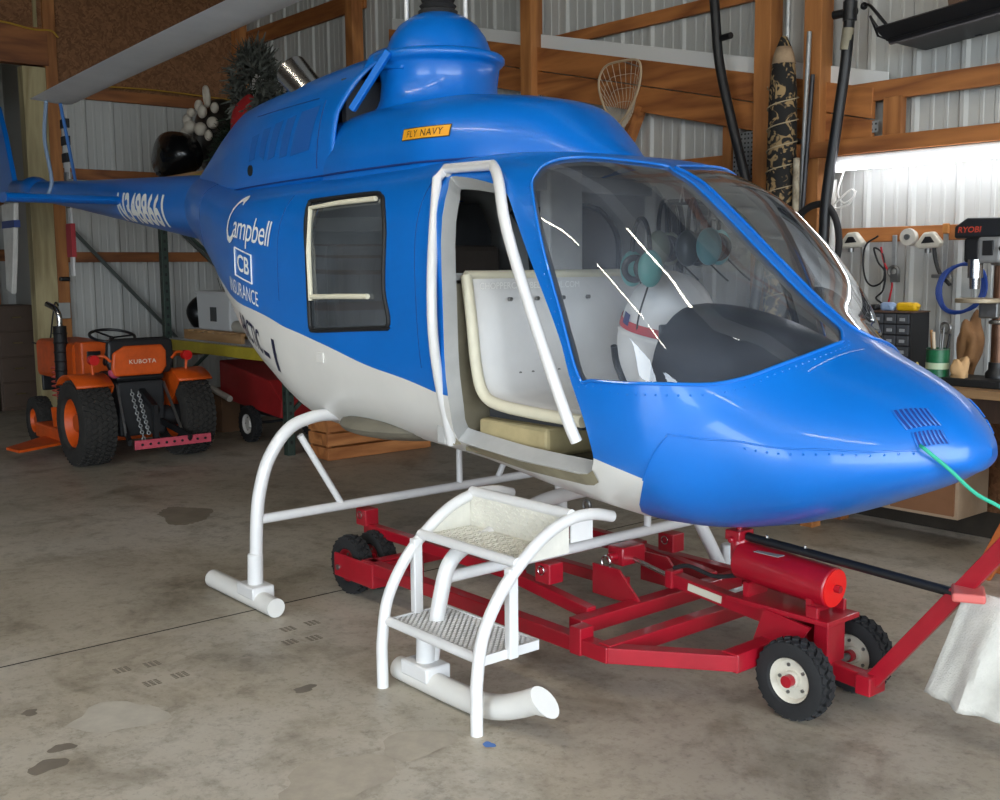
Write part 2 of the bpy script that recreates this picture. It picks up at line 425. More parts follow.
# ribbed steel siding, one sheet mesh shared by all sheets of a wall
def sheet_profile(n=3, pitch=.305):
    P = []
    for k in range(n):
        x0 = k * pitch
        P += [(x0, 0), (x0 + .018, .02), (x0 + .042, .02), (x0 + .06, 0), (x0 + .125, 0), (x0 + .13, .004), (x0 + .15, .004), (x0 + .155, 0), (x0 + .215, 0), (x0 + .22, .004), (x0 + .24, .004), (x0 + .245, 0)]
    P.append((n * pitch, 0)); return P
def siding_mesh(name, z0, z1, axis):
    pr = sheet_profile(); mb = MB()
    rows = [[(x, -d, z) if axis == 'X' else (d, x, z) for z in (z0, z1)] for x, d in pr]
    mb.grid(rows, sm=False)
    me = bpy.data.meshes.new(name); me.from_pydata(mb.v, [], mb.f); me.materials.append(siding); me.update(); return me
def sheets(wall, axis, a0, a1, const, z0, z1):
    me = siding_mesh('siding_sheet', z0, z1, axis); a = a0
    while a < a1 - .01:
        link('siding_sheet', me, (a, const, 0) if axis == 'X' else (const, a, 0), wall); a += .915
# far wall, along the helicopter
mb = MB(); mb.bb(-12.3, 5.2, 6.30, 6.40, 0, ROOF)
wall_back = mb.build('wall_back', mat('outer_sheathing', '9a9a95', rough=.8), kind='structure', label='ribbed off-white steel wall with brown timber framing')
sheets(wall_back, 'X', -12.15, 5.1, 6.262, .2, ROOF)
mb = MB(); mb.bb(-12.1, 5.1, 6.20, 6.24, 0, .16); mb.build('skirt_board', mat('dark_skirt_timber', '3f382f', rough=.8, var=.3), wall_back)
def boardx(name, x0, x1, z0, z1, y0=6.20, y1=6.238, m=None, parent=None):
    mb = MB(); mb.bb(x0, x1, y0, y1, z0, z1); return mb.build(name, m or wood, parent or wall_back, bevel=.003)
boardx('girt', -12.1, 5.1, 3.365, 3.455)
boardx('girt', -12.1, -9.5, 4.18, 4.36)
boardx('girt', -9.5, 5.1, 4.30, 4.42)
boardx('girt', -12.1, -3.98, 2.245, 2.365)
boardx('girt', -12.1, -4.65, 1.10, 1.22)
boardx('girt', -4.35, 5.1, 2.27, 2.365, 6.05, 6.09)
boardx('girt', -3.98, 5.1, 2.59, 2.705, 6.16, 6.20)
boardx('stud', -3.72, -3.60, 2.365, 2.60, 6.14, 6.2, wood_z)
boardx('stud', -4.98, -4.90, 2.10, 2.56, 6.19, 6.238, wood_z)
for X in (-12.07, -9.6, -6.93, -4.575, -4.19, -1.75, .7, 3.1):
    mb = MB(); mb.bb(X - .065, X + .065, 6.08, 6.21, 0, ROOF); mb.build('post', wood_z, wall_back, bevel=.004)
# sloping ledger boards with a white flashing above
def sloped(name, x0, x1, dz0, dz1, y0, y1, m):
    zt = lambda x: 3.387 - (x + 6.874) * .2335
    mb = MB(); mb.prism([(x0, zt(x0) + dz0), (x1, zt(x1) + dz0), (x1, zt(x1) + dz1), (x0, zt(x0) + dz1)], (0, y0, 0), (1, 0, 0), (0, 0, 1), (0, y1 - y0, 0)); return mb.build(name, m, wall_back, bevel=.003)
sloped('ledger_board', -9.0, -3.80, -.185, 0, 6.150, 6.190, wood)
sloped('ledger_board', -9.0, -3.80, -.378, -.192, 6.150, 6.190, wood)
sloped('white_flashing', -9.0, -3.72, .0, .105, 6.192, 6.199, mat('white_trim_steel', 'dcdcd8', rough=.5))
mb = MB(); mb.beam((-6.02, 6.15, 2.20), (-5.72, 6.15, 2.78), .12, .04); mb.build('knee_brace', wood, wall_back)
# perforated mending plates
def nail_plate(x0, x1, z0, z1, y):
    mb = MB(); mb.bb(x0, x1, y - .003, y, z0, z1); p = mb.build('nail_plate', galv, wall_back)
    mb = MB(); nx = max(2, int((x1 - x0) / .028)); nz = max(2, int((z1 - z0) / .028))
    for i in range(nx):
        for k in range(nz):
            cx = x0 + (i + .5) * (x1 - x0) / nx; cz = z0 + (k + .5) * (z1 - z0) / nz
            mb.bb(cx - .006, cx + .006, y - .0045, y - .002, cz - .006, cz + .006)
    mb.build('plate_holes', mat('plate_hole', '3a3a38', rough=.8), p, kind='stuff', fix=False)
nail_plate(-4.86, -4.66, 2.17, 2.50, 6.16); nail_plate(-6.88, -6.70, 2.98, 3.03, 6.16)
nail_plate(-4.06, -4.02, 2.37, 2.53, 6.16); nail_plate(-3.90, -3.76, 2.40, 2.47, 6.16)
# end wall behind the tail
mb = MB(); mb.bb(-12.3, -12.2, 3.96, 6.35, 0, ROOF); mb.bb(-12.3, -12.2, -7.2, 3.96, 3.75, ROOF)
wall_left = mb.build('wall_left', MATS['outer_sheathing'], kind='structure', label='end wall of steel siding below and strand board above')
sheets(wall_left, 'Y', 3.98, 6.2, -12.165, .2, 3.6)
def boardy(name, y0, y1, z0, z1, x0=-12.14, x1=-12.10, m=None, parent=None, bev=.003):
    mb = MB(); mb.bb(x0, x1, y0, y1, z0, z1); return mb.build(name, m or wood_y, parent or wall_left, bevel=bev)
boardy('girt', 4.04, 6.2, 2.585, 2.70); boardy('girt', 4.04, 6.2, 1.70, 1.81); boardy('girt', 4.04, 6.2, .62, .76); boardy('girt', 4.04, 6.2, 3.44, 3.56)
def osb():
    m = bpy.data.materials.new('strand_board'); m.use_nodes = True; nt = m.node_tree; b = nt.nodes['Principled BSDF']; b.inputs['Roughness'].default_value = .8
    tc = nt.nodes.new('ShaderNodeTexCoord'); v = nt.nodes.new('ShaderNodeTexVoronoi'); v.inputs['Scale'].default_value = 48; v.inputs['Randomness'].default_value = 1
    n = nt.nodes.new('ShaderNodeTexNoise'); n.inputs['Scale'].default_value = 6; n.inputs['Detail'].default_value = 5
    mx = nt.nodes.new('ShaderNodeMix'); mx.data_type = 'VECTOR'; mx.inputs[0].default_value = .25
    nt.links.new(tc.outputs['Object'], mx.inputs[4]); nt.links.new(n.outputs['Color'], mx.inputs[5]); nt.links.new(tc.outputs['Object'], n.inputs['Vector']); nt.links.new(mx.outputs[1], v.inputs['Vector'])
    bw = nt.nodes.new('ShaderNodeRGBToBW'); nt.links.new(v.outputs['Color'], bw.inputs[0])
    r = nt.nodes.new('ShaderNodeValToRGB'); r.color_ramp.elements[0].color = srgb('6a4529'); r.color_ramp.elements[1].color = srgb('8d6240'); r.color_ramp.elements[0].position = .2; r.color_ramp.elements[1].position = .8
    nt.links.new(bw.outputs[0], r.inputs[0]); nt.links.new(r.outputs[0], b.inputs['Base Color']); return m
osbm = osb()
boardy('strand_board_panel', 4.05, 6.2, 3.56, 4.78, -12.16, -12.13, osbm); boardy('strand_board_panel', 2.4, 3.94, 4.10, 4.9, -12.16, -12.13, osbm)
boardy('pale_post', 3.68, 3.915, 0, 3.72, -12.24, -12.08, pale_z); boardy('post', 3.92, 4.045, 0, ROOF, -12.24, -12.09, wood_z)
boardy('header_beam', -1.0, 3.95, 3.74, 4.12, -12.20, -12.07, wood_y); boardy('batten', 3.83, 3.865, 4.12, 4.9, -12.13, -12.10, pale_z)
boardy('post', 6.07, 6.2, 0, ROOF, -12.16, -12.03, wood_z)
mb = MB(); mb.beam((-12.06, 4.06, 2.08), (-12.06, 5.35, .68), .03, .035); mb.build('diagonal_brace', mat('dark_green_steel', '555b57', rough=.5, metal=.3), wall_left)
mb = MB(); mb.beam((-12.06, 5.2, 2.15), (-12.06, 6.1, 1.3), .03, .035); mb.build('diagonal_brace', MATS['dark_green_steel'], wall_left)
# bay beyond the opening
mb = MB(); mb.bb(-16.1, -16, -7.2, 6.35, 0, ROOF); mb.bb(-16, -12.3, 4.6, 4.7, 0, ROOF)
wall_bay = mb.build('wall_bay', MATS['outer_sheathing'], kind='structure', label='dim wall of the bay beyond the opening')
sheets(wall_bay, 'Y', -7.0, 4.5, -15.98, 0, ROOF)
for z in (.9, 1.75, 2.5, 3.3): boardy('girt', -7, 4.5, z, z + .16, -15.94, -15.90, wood_y, wall_bay)
mb = MB(); mb.beam((-15.8, 4.3, 2.2), (-15.8, 3.2, 3.6), .05, .14); mb.build('knee_brace', wood_y, wall_bay)
mb = MB(); mb.bb(-15.9, -15.76, 4.2, 4.34, 0, ROOF); mb.build('post', wood_z, wall_bay)
# remaining shell: two big open doorways let the daylight in behind the viewer
mb = MB()
mb.bb(5.0, 5.2, -7.2, -5.6, 0, ROOF); mb.bb(5.0, 5.2, 4.4, 6.4, 0, ROOF); mb.bb(5.0, 5.2, -5.6, 4.4, 3.9, ROOF)
mb.build('wall_right', mat('dim_timber_lining', '5d4c3c', rough=.85, var=.2), kind='structure', label='hangar wall around the big open doorway')
mb = MB()
mb.bb(-16, -2.5, -7.2, -7.0, 0, ROOF); mb.bb(3.0, 5.2, -7.2, -7.0, 0, ROOF); mb.bb(-2.5, 3.0, -7.2, -7.0, 3.9, ROOF)
mb.build('wall_front', MATS['dim_timber_lining'], kind='structure', label='hangar wall around the side doorway')
mb = MB(); mb.bb(-16.1, 5.2, -7.2, 6.4, ROOF, ROOF + .12)
ceil = mb.build('ceiling', mat('bare_timber_ceiling', '3d332a', rough=.85, var=.2), kind='structure', label='dark timber ceiling')
mb = MB(); mb.bb(-60, 60, -60, 60, -.30, -.13); mb.build('ground_outside', mat('pale_gravel', '9a968c', rough=.9, var=.2), kind='structure', label='pale gravel yard outside')
# fluorescent fixtures
tube_glow = mat('fluorescent_tube', 'ffffff', emit='fff4e2', emit_s=45)
fix_w = mat('white_fixture', 'e4e4e0', rough=.4)
def ceiling_light(x, y, L=2.4, ax='X', z=4.55, label=None):
    t = thing('ceiling_light', (x, y, z), label or 'white fluorescent strip light hanging under the ceiling', 'light', 'fluorescent strips under the ceiling')
    d = Vector((L / 2, 0, 0)) if ax == 'X' else Vector((0, L / 2, 0)); c = Vector((x, y, z))
    mb = MB(); mb.beam(c - d, c + d, .14, .05); mb.build('housing', fix_w, t, bevel=.006)
    mb = MB(); mb.beam(c - d * .98 - Vector((0, 0, .045)), c + d * .98 - Vector((0, 0, .045)), .11, .045); mb.build('diffuser', tube_glow, t, bevel=.015)
    for q in (-.8, .8):
        mb = MB(); mb.cyl(c + d * q + Vector((0, 0, .02)), c + d * q + Vector((0, 0, ROOF - z)), .004, n=6); mb.build('hanger', steel, t)
for x, y, lab in ((-4.4, -.3, 'white fluorescent strip light under the ceiling beside the cabin'), (-1.5, -.3, 'white fluorescent strip light under the ceiling by the doorway side of the nose'), (1.4, -.3, 'white fluorescent strip light under the ceiling close to the big doorway'), (-1.1, 3.75, 'white fluorescent strip light under the ceiling above the nose')): ceiling_light(x, y, label=lab)
# strip light over the workbench
t = thing('strip_light', (-2.8, 6.10, 2.2), 'lit white fluorescent strip on the wall above the workbench', 'light')
mb = MB(); mb.bb(-4.0, -1.6, 6.06, 6.16, 2.215, 2.265); mb.build('housing', fix_w, t, bevel=.008)
mb = MB(); mb.cyl((-3.96, 6.06, 2.195), (-1.64, 6.06, 2.195), .019, n=12); mb.build('tube', mat('bench_tube', 'ffffff', emit='f4f6ff', emit_s=18), t)
for x in (-4.0, -1.625):
    mb = MB(); mb.bb(x, x + .025, 6.03, 6.13, 2.17, 2.23); mb.build('end_cap', fix_w, t)
mb = MB(); mb.tube(smooth_path([(-3.97, 6.14, 2.2), (-3.99, 6.10, 2.05), (-3.93, 6.08, 1.98), (-3.86, 6.08, 2.02), (-3.88, 6.08, 2.06), (-3.97, 6.08, 2.0), (-4.02, 6.08, 1.95), (-3.9, 6.08, 1.97), (-3.85, 6.08, 2.05)], 5), .006, 6); mb.build('cord', mat('white_cord', 'e8e6df', rough=.5), t)
# yellow electrical cable along the header beam and under the strand board
ycab = mat('yellow_cable', 'b98f2e', rough=.5)
mb = MB(); mb.tube(smooth_path([(-12.05, 3.0, 4.14), (-12.05, 3.5, 4.13), (-12.05, 3.8, 4.09), (-12.05, 3.98, 4.10), (-12.06, 4.06, 4.04)], 5), .010, 6); mb.build('electrical_cable', ycab, wall_left)
mb = MB(); mb.tube(smooth_path([(-12.07, 4.10, 3.60), (-12.07, 4.4, 3.585), (-12.07, 5.1, 3.60), (-12.07, 6.0, 3.575)], 5), .008, 6); mb.build('electrical_cable', ycab, wall_left)
# ================================================================ HELICOPTER
CY = 3.35
STN = np.array([[-7.05, 0.215, 1.79, 2.02, 2.245, 2.0, 2.0], [-6.6, 0.35, 1.635, 1.99, 2.2, 2.5, 2.25], [-6.2, 0.465, 1.46, 1.92, 2.14, 2.9, 2.65], [-5.8, 0.575, 1.24, 1.79, 2.09, 3.1, 3.1], [-5.3, 0.685, 0.95, 1.63, 2.08, 3.2, 3.4], [-4.8, 0.715, 0.77, 1.5, 2.08, 3.3, 3.65], [-4.3, 0.725, 0.785, 1.43, 2.08, 3.3, 3.85], [-3.6, 0.735, 0.75, 1.42, 2.08, 3.25, 4.05], [-3.12, 0.748, 0.69, 1.39, 2.045, 3.2, 4.15], [-2.85, 0.755, 0.66, 1.345, 1.94, 3.0, 4.1], [-2.65, 0.745, 0.645, 1.27, 1.79, 2.85, 3.75], [-2.47, 0.715, 0.65, 1.17, 1.637, 2.7, 3.1], [-2.25, 0.58, 0.685, 1.06, 1.458, 2.5, 1.85], [-2.05, 0.485, 0.75, 0.985, 1.327, 2.35, 1.75], [-1.9, 0.385, 0.815, 0.975, 1.262, 2.25, 1.75], [-1.75, 0.25, 0.885, 0.98, 1.18, 2.1, 1.8], [-1.675, 0.15, 0.93, 0.985, 1.112, 2.0, 1.9], [-1.635, 0.085, 0.955, 0.995, 1.06, 2.0, 2.0], [-1.612, 0.001, 1.0, 1.01, 1.02, 2.0, 2.0]])
WINDSHIELD = [(-3.041,0.7231),(-3.053,0.7408),(-3.064,0.7635),(-3.053,0.7946),(-3.030,0.8281),(-2.990,0.8979),(-2.955,0.9857),(-2.900,0.9856),(-2.827,0.9854),(-2.745,0.9850),(-2.610,0.9842),(-2.429,0.9823),(-2.243,0.9781),(-2.150,0.9757),(-2.106,0.9383),(-2.095,0.9085),(-2.122,0.7950),(-2.187,0.6795),(-2.257,0.6172),(-2.359,0.5662),(-2.491,0.5222),(-2.642,0.4870),(-2.701,0.4815),(-2.788,0.5602),(-2.882,0.6322),(-2.973,0.6878)]
DOOR = [(-3.545,0.7187),(-3.530,0.7293),(-3.240,0.7120),(-3.165,0.7020),(-3.09,0.6782),(-2.925,0.5984),(-2.795,0.5217),(-2.745,0.4726),(-2.690,0.4223),(-2.672,0.3705),(-2.696,0.3382),(-2.772,0.3081),(-3.140,0.2769),(-3.520,0.2611),(-3.548,0.2808),(-3.490,0.3545),(-3.485,0.5225),(-3.515,0.6831)]
FRAME = [(-3.590,0.2634),(-3.515,0.4295),(-3.525,0.5595),(-3.600,0.7160),(-3.595,0.7396),(-3.293,0.7426),(-3.190,0.7111),(-3.065,0.6414),(-2.9,0.5307),(-2.745,0.4102),(-2.715,0.3798)]
REARWIN = [(-4.628,0.6841),(-4.634,0.7018),(-4.594,0.7083),(-4.106,0.7084),(-4.022,0.7016),(-3.970,0.6855),(-3.906,0.6284),(-3.906,0.5297),(-3.874,0.4808),(-3.887,0.4649),(-3.932,0.4603),(-4.485,0.4458),(-4.539,0.4506),(-4.553,0.4659),(-4.566,0.5932)]
DOORWIN = [(-3.52,0.69),(-3.49,0.705),(-3.24,0.702),(-3.15,0.685),(-2.95,0.585),(-2.87,0.52),(-2.86,0.495),(-2.9,0.482),(-3.49,0.478),(-3.53,0.49),(-3.53,0.56)]
STRIPE = [(-6.62,0.0),(-6.500,0.2058),(-6.066,0.3683),(-5.594,0.4189),(-5.065,0.4534),(-4.779,0.4447),(-4.451,0.4200),(-4.093,0.3894),(-3.791,0.3747),(-3.566,0.3609),(-2.680,0.3565),(-2.595,0.3589),(-2.475,0.3618),(-2.632,0.2295),(-2.66,0.0)]
def pchip(xs, ys, x):
    h = np.diff(xs); d = np.diff(ys) / h; n = len(xs); m = np.zeros(n)
    for i in range(1, n - 1):
        if d[i - 1] * d[i] > 0:
            w1 = 2 * h[i] + h[i - 1]; w2 = h[i] + 2 * h[i - 1]; m[i] = (w1 + w2) / (w1 / d[i - 1] + w2 / d[i])
    m[0] = d[0]; m[-1] = d[-1]
    k = np.clip(np.searchsorted(xs, x) - 1, 0, n - 2); t = (x - xs[k]) / h[k]
    return ys[k] * (1 + 2 * t) * (1 - t) ** 2 + h[k] * m[k] * t * (1 - t) ** 2 + ys[k + 1] * t * t * (3 - 2 * t) + h[k] * m[k + 1] * t * t * (t - 1)
_t = np.linspace(-1, 1, 241)
_TH = np.pi / 2 * (_t - np.sin(2 * np.pi * _t) / (2 * np.pi))
_c, _s = np.abs(np.cos(_TH)), np.sin(_TH)
def sections(x):
    # half sections at stations x: y offset, z, normalised arc length from keel to roof
    w, zb, zm, zt, nb, nt = [pchip(STN[:, 0], STN[:, k], x)[:, None] for k in range(1, 7)]
    n = np.where(_s[None] > 0, nt, nb)
    y = w * _c[None] ** (2 / n)
    z = np.where(_s[None] > 0, zm + (zt - zm) * np.abs(_s)[None] ** (2 / n), zm - (zm - zb) * np.abs(_s)[None] ** (2 / n))
    L = np.concatenate([np.zeros((len(x), 1)), np.cumsum(np.hypot(np.diff(y, axis=1), np.diff(z, axis=1)), axis=1)], axis=1)
    return y, z, L / L[:, -1:]
def body(xa):
    xa = np.asarray(xa, float).reshape(-1, 2); x = np.clip(xa[:, 0], -7.05, -1.612); y, z, L = sections(x)
    out = np.empty((len(x), 3))
    for i in range(len(x)):
        out[i] = (x[i], np.interp(xa[i, 1], L[i], y[i]), np.interp(xa[i, 1], L[i], z[i]))
    return out
def body_n(xa):
    xa = np.asarray(xa, float).reshape(-1, 2)
    e = np.minimum(.004, np.maximum(.0006, (-1.612 - xa[:, 0]) * .3))
    a0 = np.clip(xa[:, 1] - .006, 0, 1); a1 = np.clip(xa[:, 1] + .006, 0, 1)
    X1 = np.stack([np.minimum(xa[:, 0] + e, -1.6121), xa[:, 1]], 1); X0 = np.stack([np.maximum(xa[:, 0] - e, -7.05), xa[:, 1]], 1)
    du = body(X1) - body(X0); dv = body(np.stack([xa[:, 0], a1], 1)) - body(np.stack([xa[:, 0], a0], 1))
    # symmetric about the keel and roof
    for k, sg in ((xa[:, 1] < .006, 1), (xa[:, 1] > .994, -1)):
        dv[k, 2] = 0; dv[k, 1] = sg
    n = -np.cross(du, dv); ln = np.linalg.norm(n, axis=1, keepdims=True); n = n / np.maximum(ln, 1e-12)
    n[ln[:, 0] < 1e-10] = (1, 0, 0)
    return n
def on_body(x, a, off=0.0, side=-1):
    p = body([(x, a)])[0]; n = body_n([(x, a)])[0]
    q = p + n * off
    return Vector((q[0], CY + side * q[1], q[2]))
def side_pt(x, z, off=.003, side=-1):
    y, zz, L = sections(np.array([x])); yy = np.interp(z, zz[0], y[0]); a = np.interp(z, zz[0], L[0])
    n = body_n([(x, a)])[0]
    return Vector((x + n[0] * off, CY + side * (yy + abs(n[1]) * off), z + n[2] * off))
def outline(P, n=5): return [(p.x, p.y) for p in smooth_path([(x, a, 0) for x, a in P], n, True)]
def inside(P, q):
    P = np.array(P); x, y = q[:, 0], q[:, 1]; r = np.zeros(len(q), bool); j = len(P) - 1
    for i in range(len(P)):
        c = ((P[i, 1] > y) != (P[j, 1] > y)); d = P[j, 1] - P[i, 1]
        xs = (P[j, 0] - P[i, 0]) * (y - P[i, 1]) / (d if d else 1e-12) + P[i, 0]
        r ^= c & (x < xs); j = i
    return r
AS = 2.2
def half_shell(loops, stripe):
    xs = list(-1.612 - .42 * np.linspace(0, 1, 18) ** 1.7) + list(np.arange(-2.08, -7.05, -.05)) + [-7.05]
    na = 44
    pts = []; con = []
    def addloop(P, closed):
        b = len(pts)
        for x, a in P: pts.append((x, a * AS))
        m = len(P)
        for i in range(m if closed else m - 1): con.append((b + i, b + (i + 1) % m))
    addloop([(x, 0.0) for x in xs] + [(-7.05, k / na) for k in range(1, na)] + [(x, 1.0) for x in xs[::-1]] + [(-1.612, 1 - k / na) for k in range(1, na)], True)
    for P in loops: addloop(P, True)
    addloop(stripe, False)
    cp = np.array([p for P in loops + [stripe] for p in P]) * (1, AS)
    for x in xs[1:-1]:
        for k in range(1, na):
            q = (x, k / na * AS)
            if np.min((cp[:, 0] - q[0]) ** 2 + (cp[:, 1] - q[1]) ** 2) > .02 ** 2: pts.append(q)
    r = delaunay_2d_cdt([Vector(p) for p in pts], con, [], 1, 1e-5)
    v = np.array([(p.x, p.y / AS) for p in r[0]]); v[:, 1] = np.clip(v[:, 1], 0, 1)
    return v, np.array([f for f in r[2] if len(f) == 3])
def surf_mesh(name, xa, tri, mi, mats, parent, side, off=0.0, flip_n=False, label=None, merge=None):
    used = np.unique(tri); remap = -np.ones(len(xa), int); remap[used] = np.arange(len(used))
    q = xa[used]; P = body(q); N = body_n(q); P = P + N * off
    P[:, 1] = CY + side * P[:, 1]; N = N * (1, side, 1)
    return P, N, remap[tri]
def make_mesh(name, P, N, T, mi, mats, parent, label=None):
    # orient faces to the analytic normals, then set those as shading normals
    fn = np.cross(P[T[:, 1]] - P[T[:, 0]], P[T[:, 2]] - P[T[:, 0]]); s = np.einsum('ij,ij->i', fn, N[T].mean(1)) < 0
    T = T.copy(); T[s] = T[s][:, ::-1]
    ok = np.linalg.norm(fn, axis=1) > 1e-12; T = T[ok]; mi = np.asarray(mi)[ok] if mi is not None else None
    lo = P.min(0); hi = P.max(0); o = ((lo[0] + hi[0]) / 2, (lo[1] + hi[1]) / 2, lo[2])
    me = bpy.data.meshes.new(name); me.from_pydata((P - np.array(o)).tolist(), [], T.tolist())
    for m in mats: me.materials.append(m)
    if mi is not None: me.polygons.foreach_set('material_index', mi.astype(int).tolist())
    me.polygons.foreach_set('use_smooth', [True] * len(me.polygons)); me.update()
    me.normals_split_custom_set_from_vertices([tuple(n) for n in N])
    ob = link(name, me, o, parent)
    if label: ob['label'] = label
    return ob

heli = thing('helicopter', (-4.4, CY, 0), 'blue and white helicopter with an open cabin door, parked on its skids', 'helicopter')
WS, DR, RW, DW = outline(WINDSHIELD, 4), outline(DOOR, 4), outline(REARWIN, 4), outline(DOORWIN, 4)
STR = [(p.x, p.y) for p in smooth_path([(x, a, 0) for x, a in STRIPE[:10]], 6)] + STRIPE[10:]
STRP = STR + [(-2.66, -.01), (-6.62, -.01)]
shellP, shellN, shellT, shellM, lin = [], [], [], [], []
nb_ = 0
for side, loops in ((-1, [WS, DR, RW]), (1, [WS, DW, RW])):
    xa, tri = half_shell(loops, STR)
    cen = xa[tri].mean(1)
    isW, isD, isR = [inside(P, cen) for P in loops]
    hole = isW | isD | isR
    wht = inside(STRP, cen)
    P, N, T = surf_mesh('f', xa, tri[~hole], None, None, None, side)
    shellP.append(P); shellN.append(N); shellT.append(T + nb_); shellM.append(wht[~hole].astype(int)); nb_ += len(P)
    k = (~hole) & (cen[:, 0] > -5.0) & (cen[:, 0] < -2.1)
    lin.append(surf_mesh('l', xa, tri[k], None, None, None, side, -.028))
    P, N, T = surf_mesh('g', xa, tri[isW], None, None, None, side, -.004)
    make_mesh('windshield', P, N, T, None, [glass], heli, 'curved clear windshield half')
    P, N, T = surf_mesh('g', xa, tri[isR], None, None, None, side, -.006)
    rwin = make_mesh('cabin_window', P, N, T, None, [win_glass], heli)
    if side == 1:
        P, N, T = surf_mesh('g', xa, tri[isD], None, None, None, side, -.006)
        make_mesh('door_window', P, N, T, None, [win_glass], heli)
    # seals and jambs
    mb = MB(); mb.tube([on_body(x, a, .002, side) for x, a in RW], .011, 8, True); mb.build('window_seal', gasket, heli)
    mb = MB(); mb.tube([on_body(x, a, .002, side) for x, a in WS], .006, 8, True); mb.build('windshield_trim', blue, heli)
    if side == 1:
        mb = MB(); mb.tube([on_body(x, a, .002, side) for x, a in DW], .011, 8, True); mb.build('door_window_seal', gasket, heli)
    for LP in ([RW, DW] if side == 1 else [RW]):
        mb = MB(); mb.tube([on_body(x, a, -.032, side) for x, a in LP], .016, 8, True); mb.build('inner_window_seal', gasket, heli)
    mb = MB()
    for LP, d in ((WS, .03), (RW, .03)) + (((DR, .07),) if side == -1 else ((DW, .03),)):
        A = [on_body(x, a, 0, side) for x, a in LP]; B = [on_body(x, a, -d, side) for x, a in LP]
        mb.grid([[p, q] for p, q in zip(A, B)], closed_u=True)
    mb.build('window_jamb', grey_lining, heli)
P = np.concatenate(shellP); N = np.concatenate(shellN); T = np.concatenate(shellT); M = np.concatenate(shellM)
make_mesh('fuselage_shell', P, N, T, M, [blue, white], heli, 'blue fuselage skin with white belly stripe')
P = np.concatenate([l[0] for l in lin]); T = np.concatenate([lin[0][2], lin[1][2] + len(lin[0][0])]); N = -np.concatenate([l[1] for l in lin])
make_mesh('cabin_lining', P, N, T, None, [grey_lining], heli)
# rivets
def rivet_mesh(pts, r=.0042):
    mb = MB()
    for p, n in pts:
        n = Vector(n).normalized(); x, y, d = frame_from(n); p = Vector(p)
        ring = [p + x * math.cos(t) * r + y * math.sin(t) * r for t in [i * math.pi / 3 for i in range(6)]]
        mb.add(ring + [p + d * r * .75], [(i, (i + 1) % 6, 6) for i in range(6)], 0, True)
    return mb
def along(path, step):
    out = []; acc = 0
    for i in range(len(path) - 1):
        a, b = path[i], path[i + 1]; L = math.hypot(b[0] - a[0], (b[1] - a[1]) * 2)
        while acc < L:
            t = acc / L; out.append((a[0] + (b[0] - a[0]) * t, a[1] + (b[1] - a[1]) * t)); acc += step
        acc -= L
    return out
SEAM = [(-2.480,0.3585),(-2.369,0.4723),(-2.168,0.5106),(-1.945,0.5202),(-1.843,0.5160),(-1.70,0.5335)]
rv = []
for side in (-1, 1):
    grow = []
    cx = sum(p[0] for p in WS) / len(WS); ca = sum(p[1] for p in WS) / len(WS)
    for x, a in WS: grow.append((x + (.022 if x > -2.6 and a < .96 else -.018 if a < .96 else 0) * (1 if a < .95 else 0), a - (.012 if a < .66 else 0) + (.006 if a > .97 else 0)))
    for q in along(grow, .036) + along(SEAM[1:], .032) + along([(x + .012, a - .014) for x, a in SEAM[2:]], .032):
        if q[1] < .998: rv.append((on_body(*q, .0005, side), on_body(*q, .01, side) - on_body(*q, 0, side)))
rivet_mesh(rv).build('skin_rivets', blue, heli, fix=False, kind='stuff')
for side in (-1, 1):
    mb = MB(); mb.tube([on_body(x, a, .001, side) for x, a in along(SEAM, .05)], .0028, 6); mb.build('nose_panel_seam', blue, heli)
# louvred vents in the nose
for side in (-1, 1):
    for q in ([(-1.828,0.7032),(-1.760,0.7791),(-1.712,0.7097),(-1.774,0.6300)], [(-1.760,0.6184),(-1.708,0.6813),(-1.682,0.6013),(-1.737,0.5447)]):
        def bil(s, t):
            x = (q[0][0] * (1 - s) + q[1][0] * s) * (1 - t) + (q[3][0] * (1 - s) + q[2][0] * s) * t
            a = (q[0][1] * (1 - s) + q[1][1] * s) * (1 - t) + (q[3][1] * (1 - s) + q[2][1] * s) * t
            return x, a
        mb = MB()
        for k in range(7):
            s0 = (k + .22) / 7; s1 = (k + .78) / 7
            mb.grid([[on_body(*bil(s, t), .0025, side) for t in (0, .25, .5, .75, 1)] for s in (s0, s1)])
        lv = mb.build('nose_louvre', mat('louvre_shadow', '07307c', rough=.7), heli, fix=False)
        mb = MB()
        for k in range(8):
            mb.tube([on_body(*bil(k / 7, t), .003, side) for t in (0, .25, .5, .75, 1)], .003, 6)
        mb.build('louvre_fin', blue, lv)
# door frame left hanging in the open doorway
fr = [on_body(x, a, .022) for x, a in FRAME]
fp = [fr[0]] + smooth_path(fr[:4], 4)[1:-1] + [fr[3], fr[4], fr[5]] + smooth_path(fr[5:], 4)[1:]
mb = MB(); mb.tube(fp, .021, 12); mb.build('door_frame', tube_white, heli, label='white tubular door frame')
mb = MB(); mb.grid([[on_body(x, a - k * .012, .004) for k in (0, 1, 2)] for x, a in ((-2.70, .330), (-2.74, .314), (-2.79, .3035), (-2.95, .290), (-3.14, .2755), (-3.35, .267), (-3.52, .2585))])
mb.build('door_sill', mat('scuffed_sill', '9a9278', rough=.5, metal=.3, var=.3), heli, fix=False)
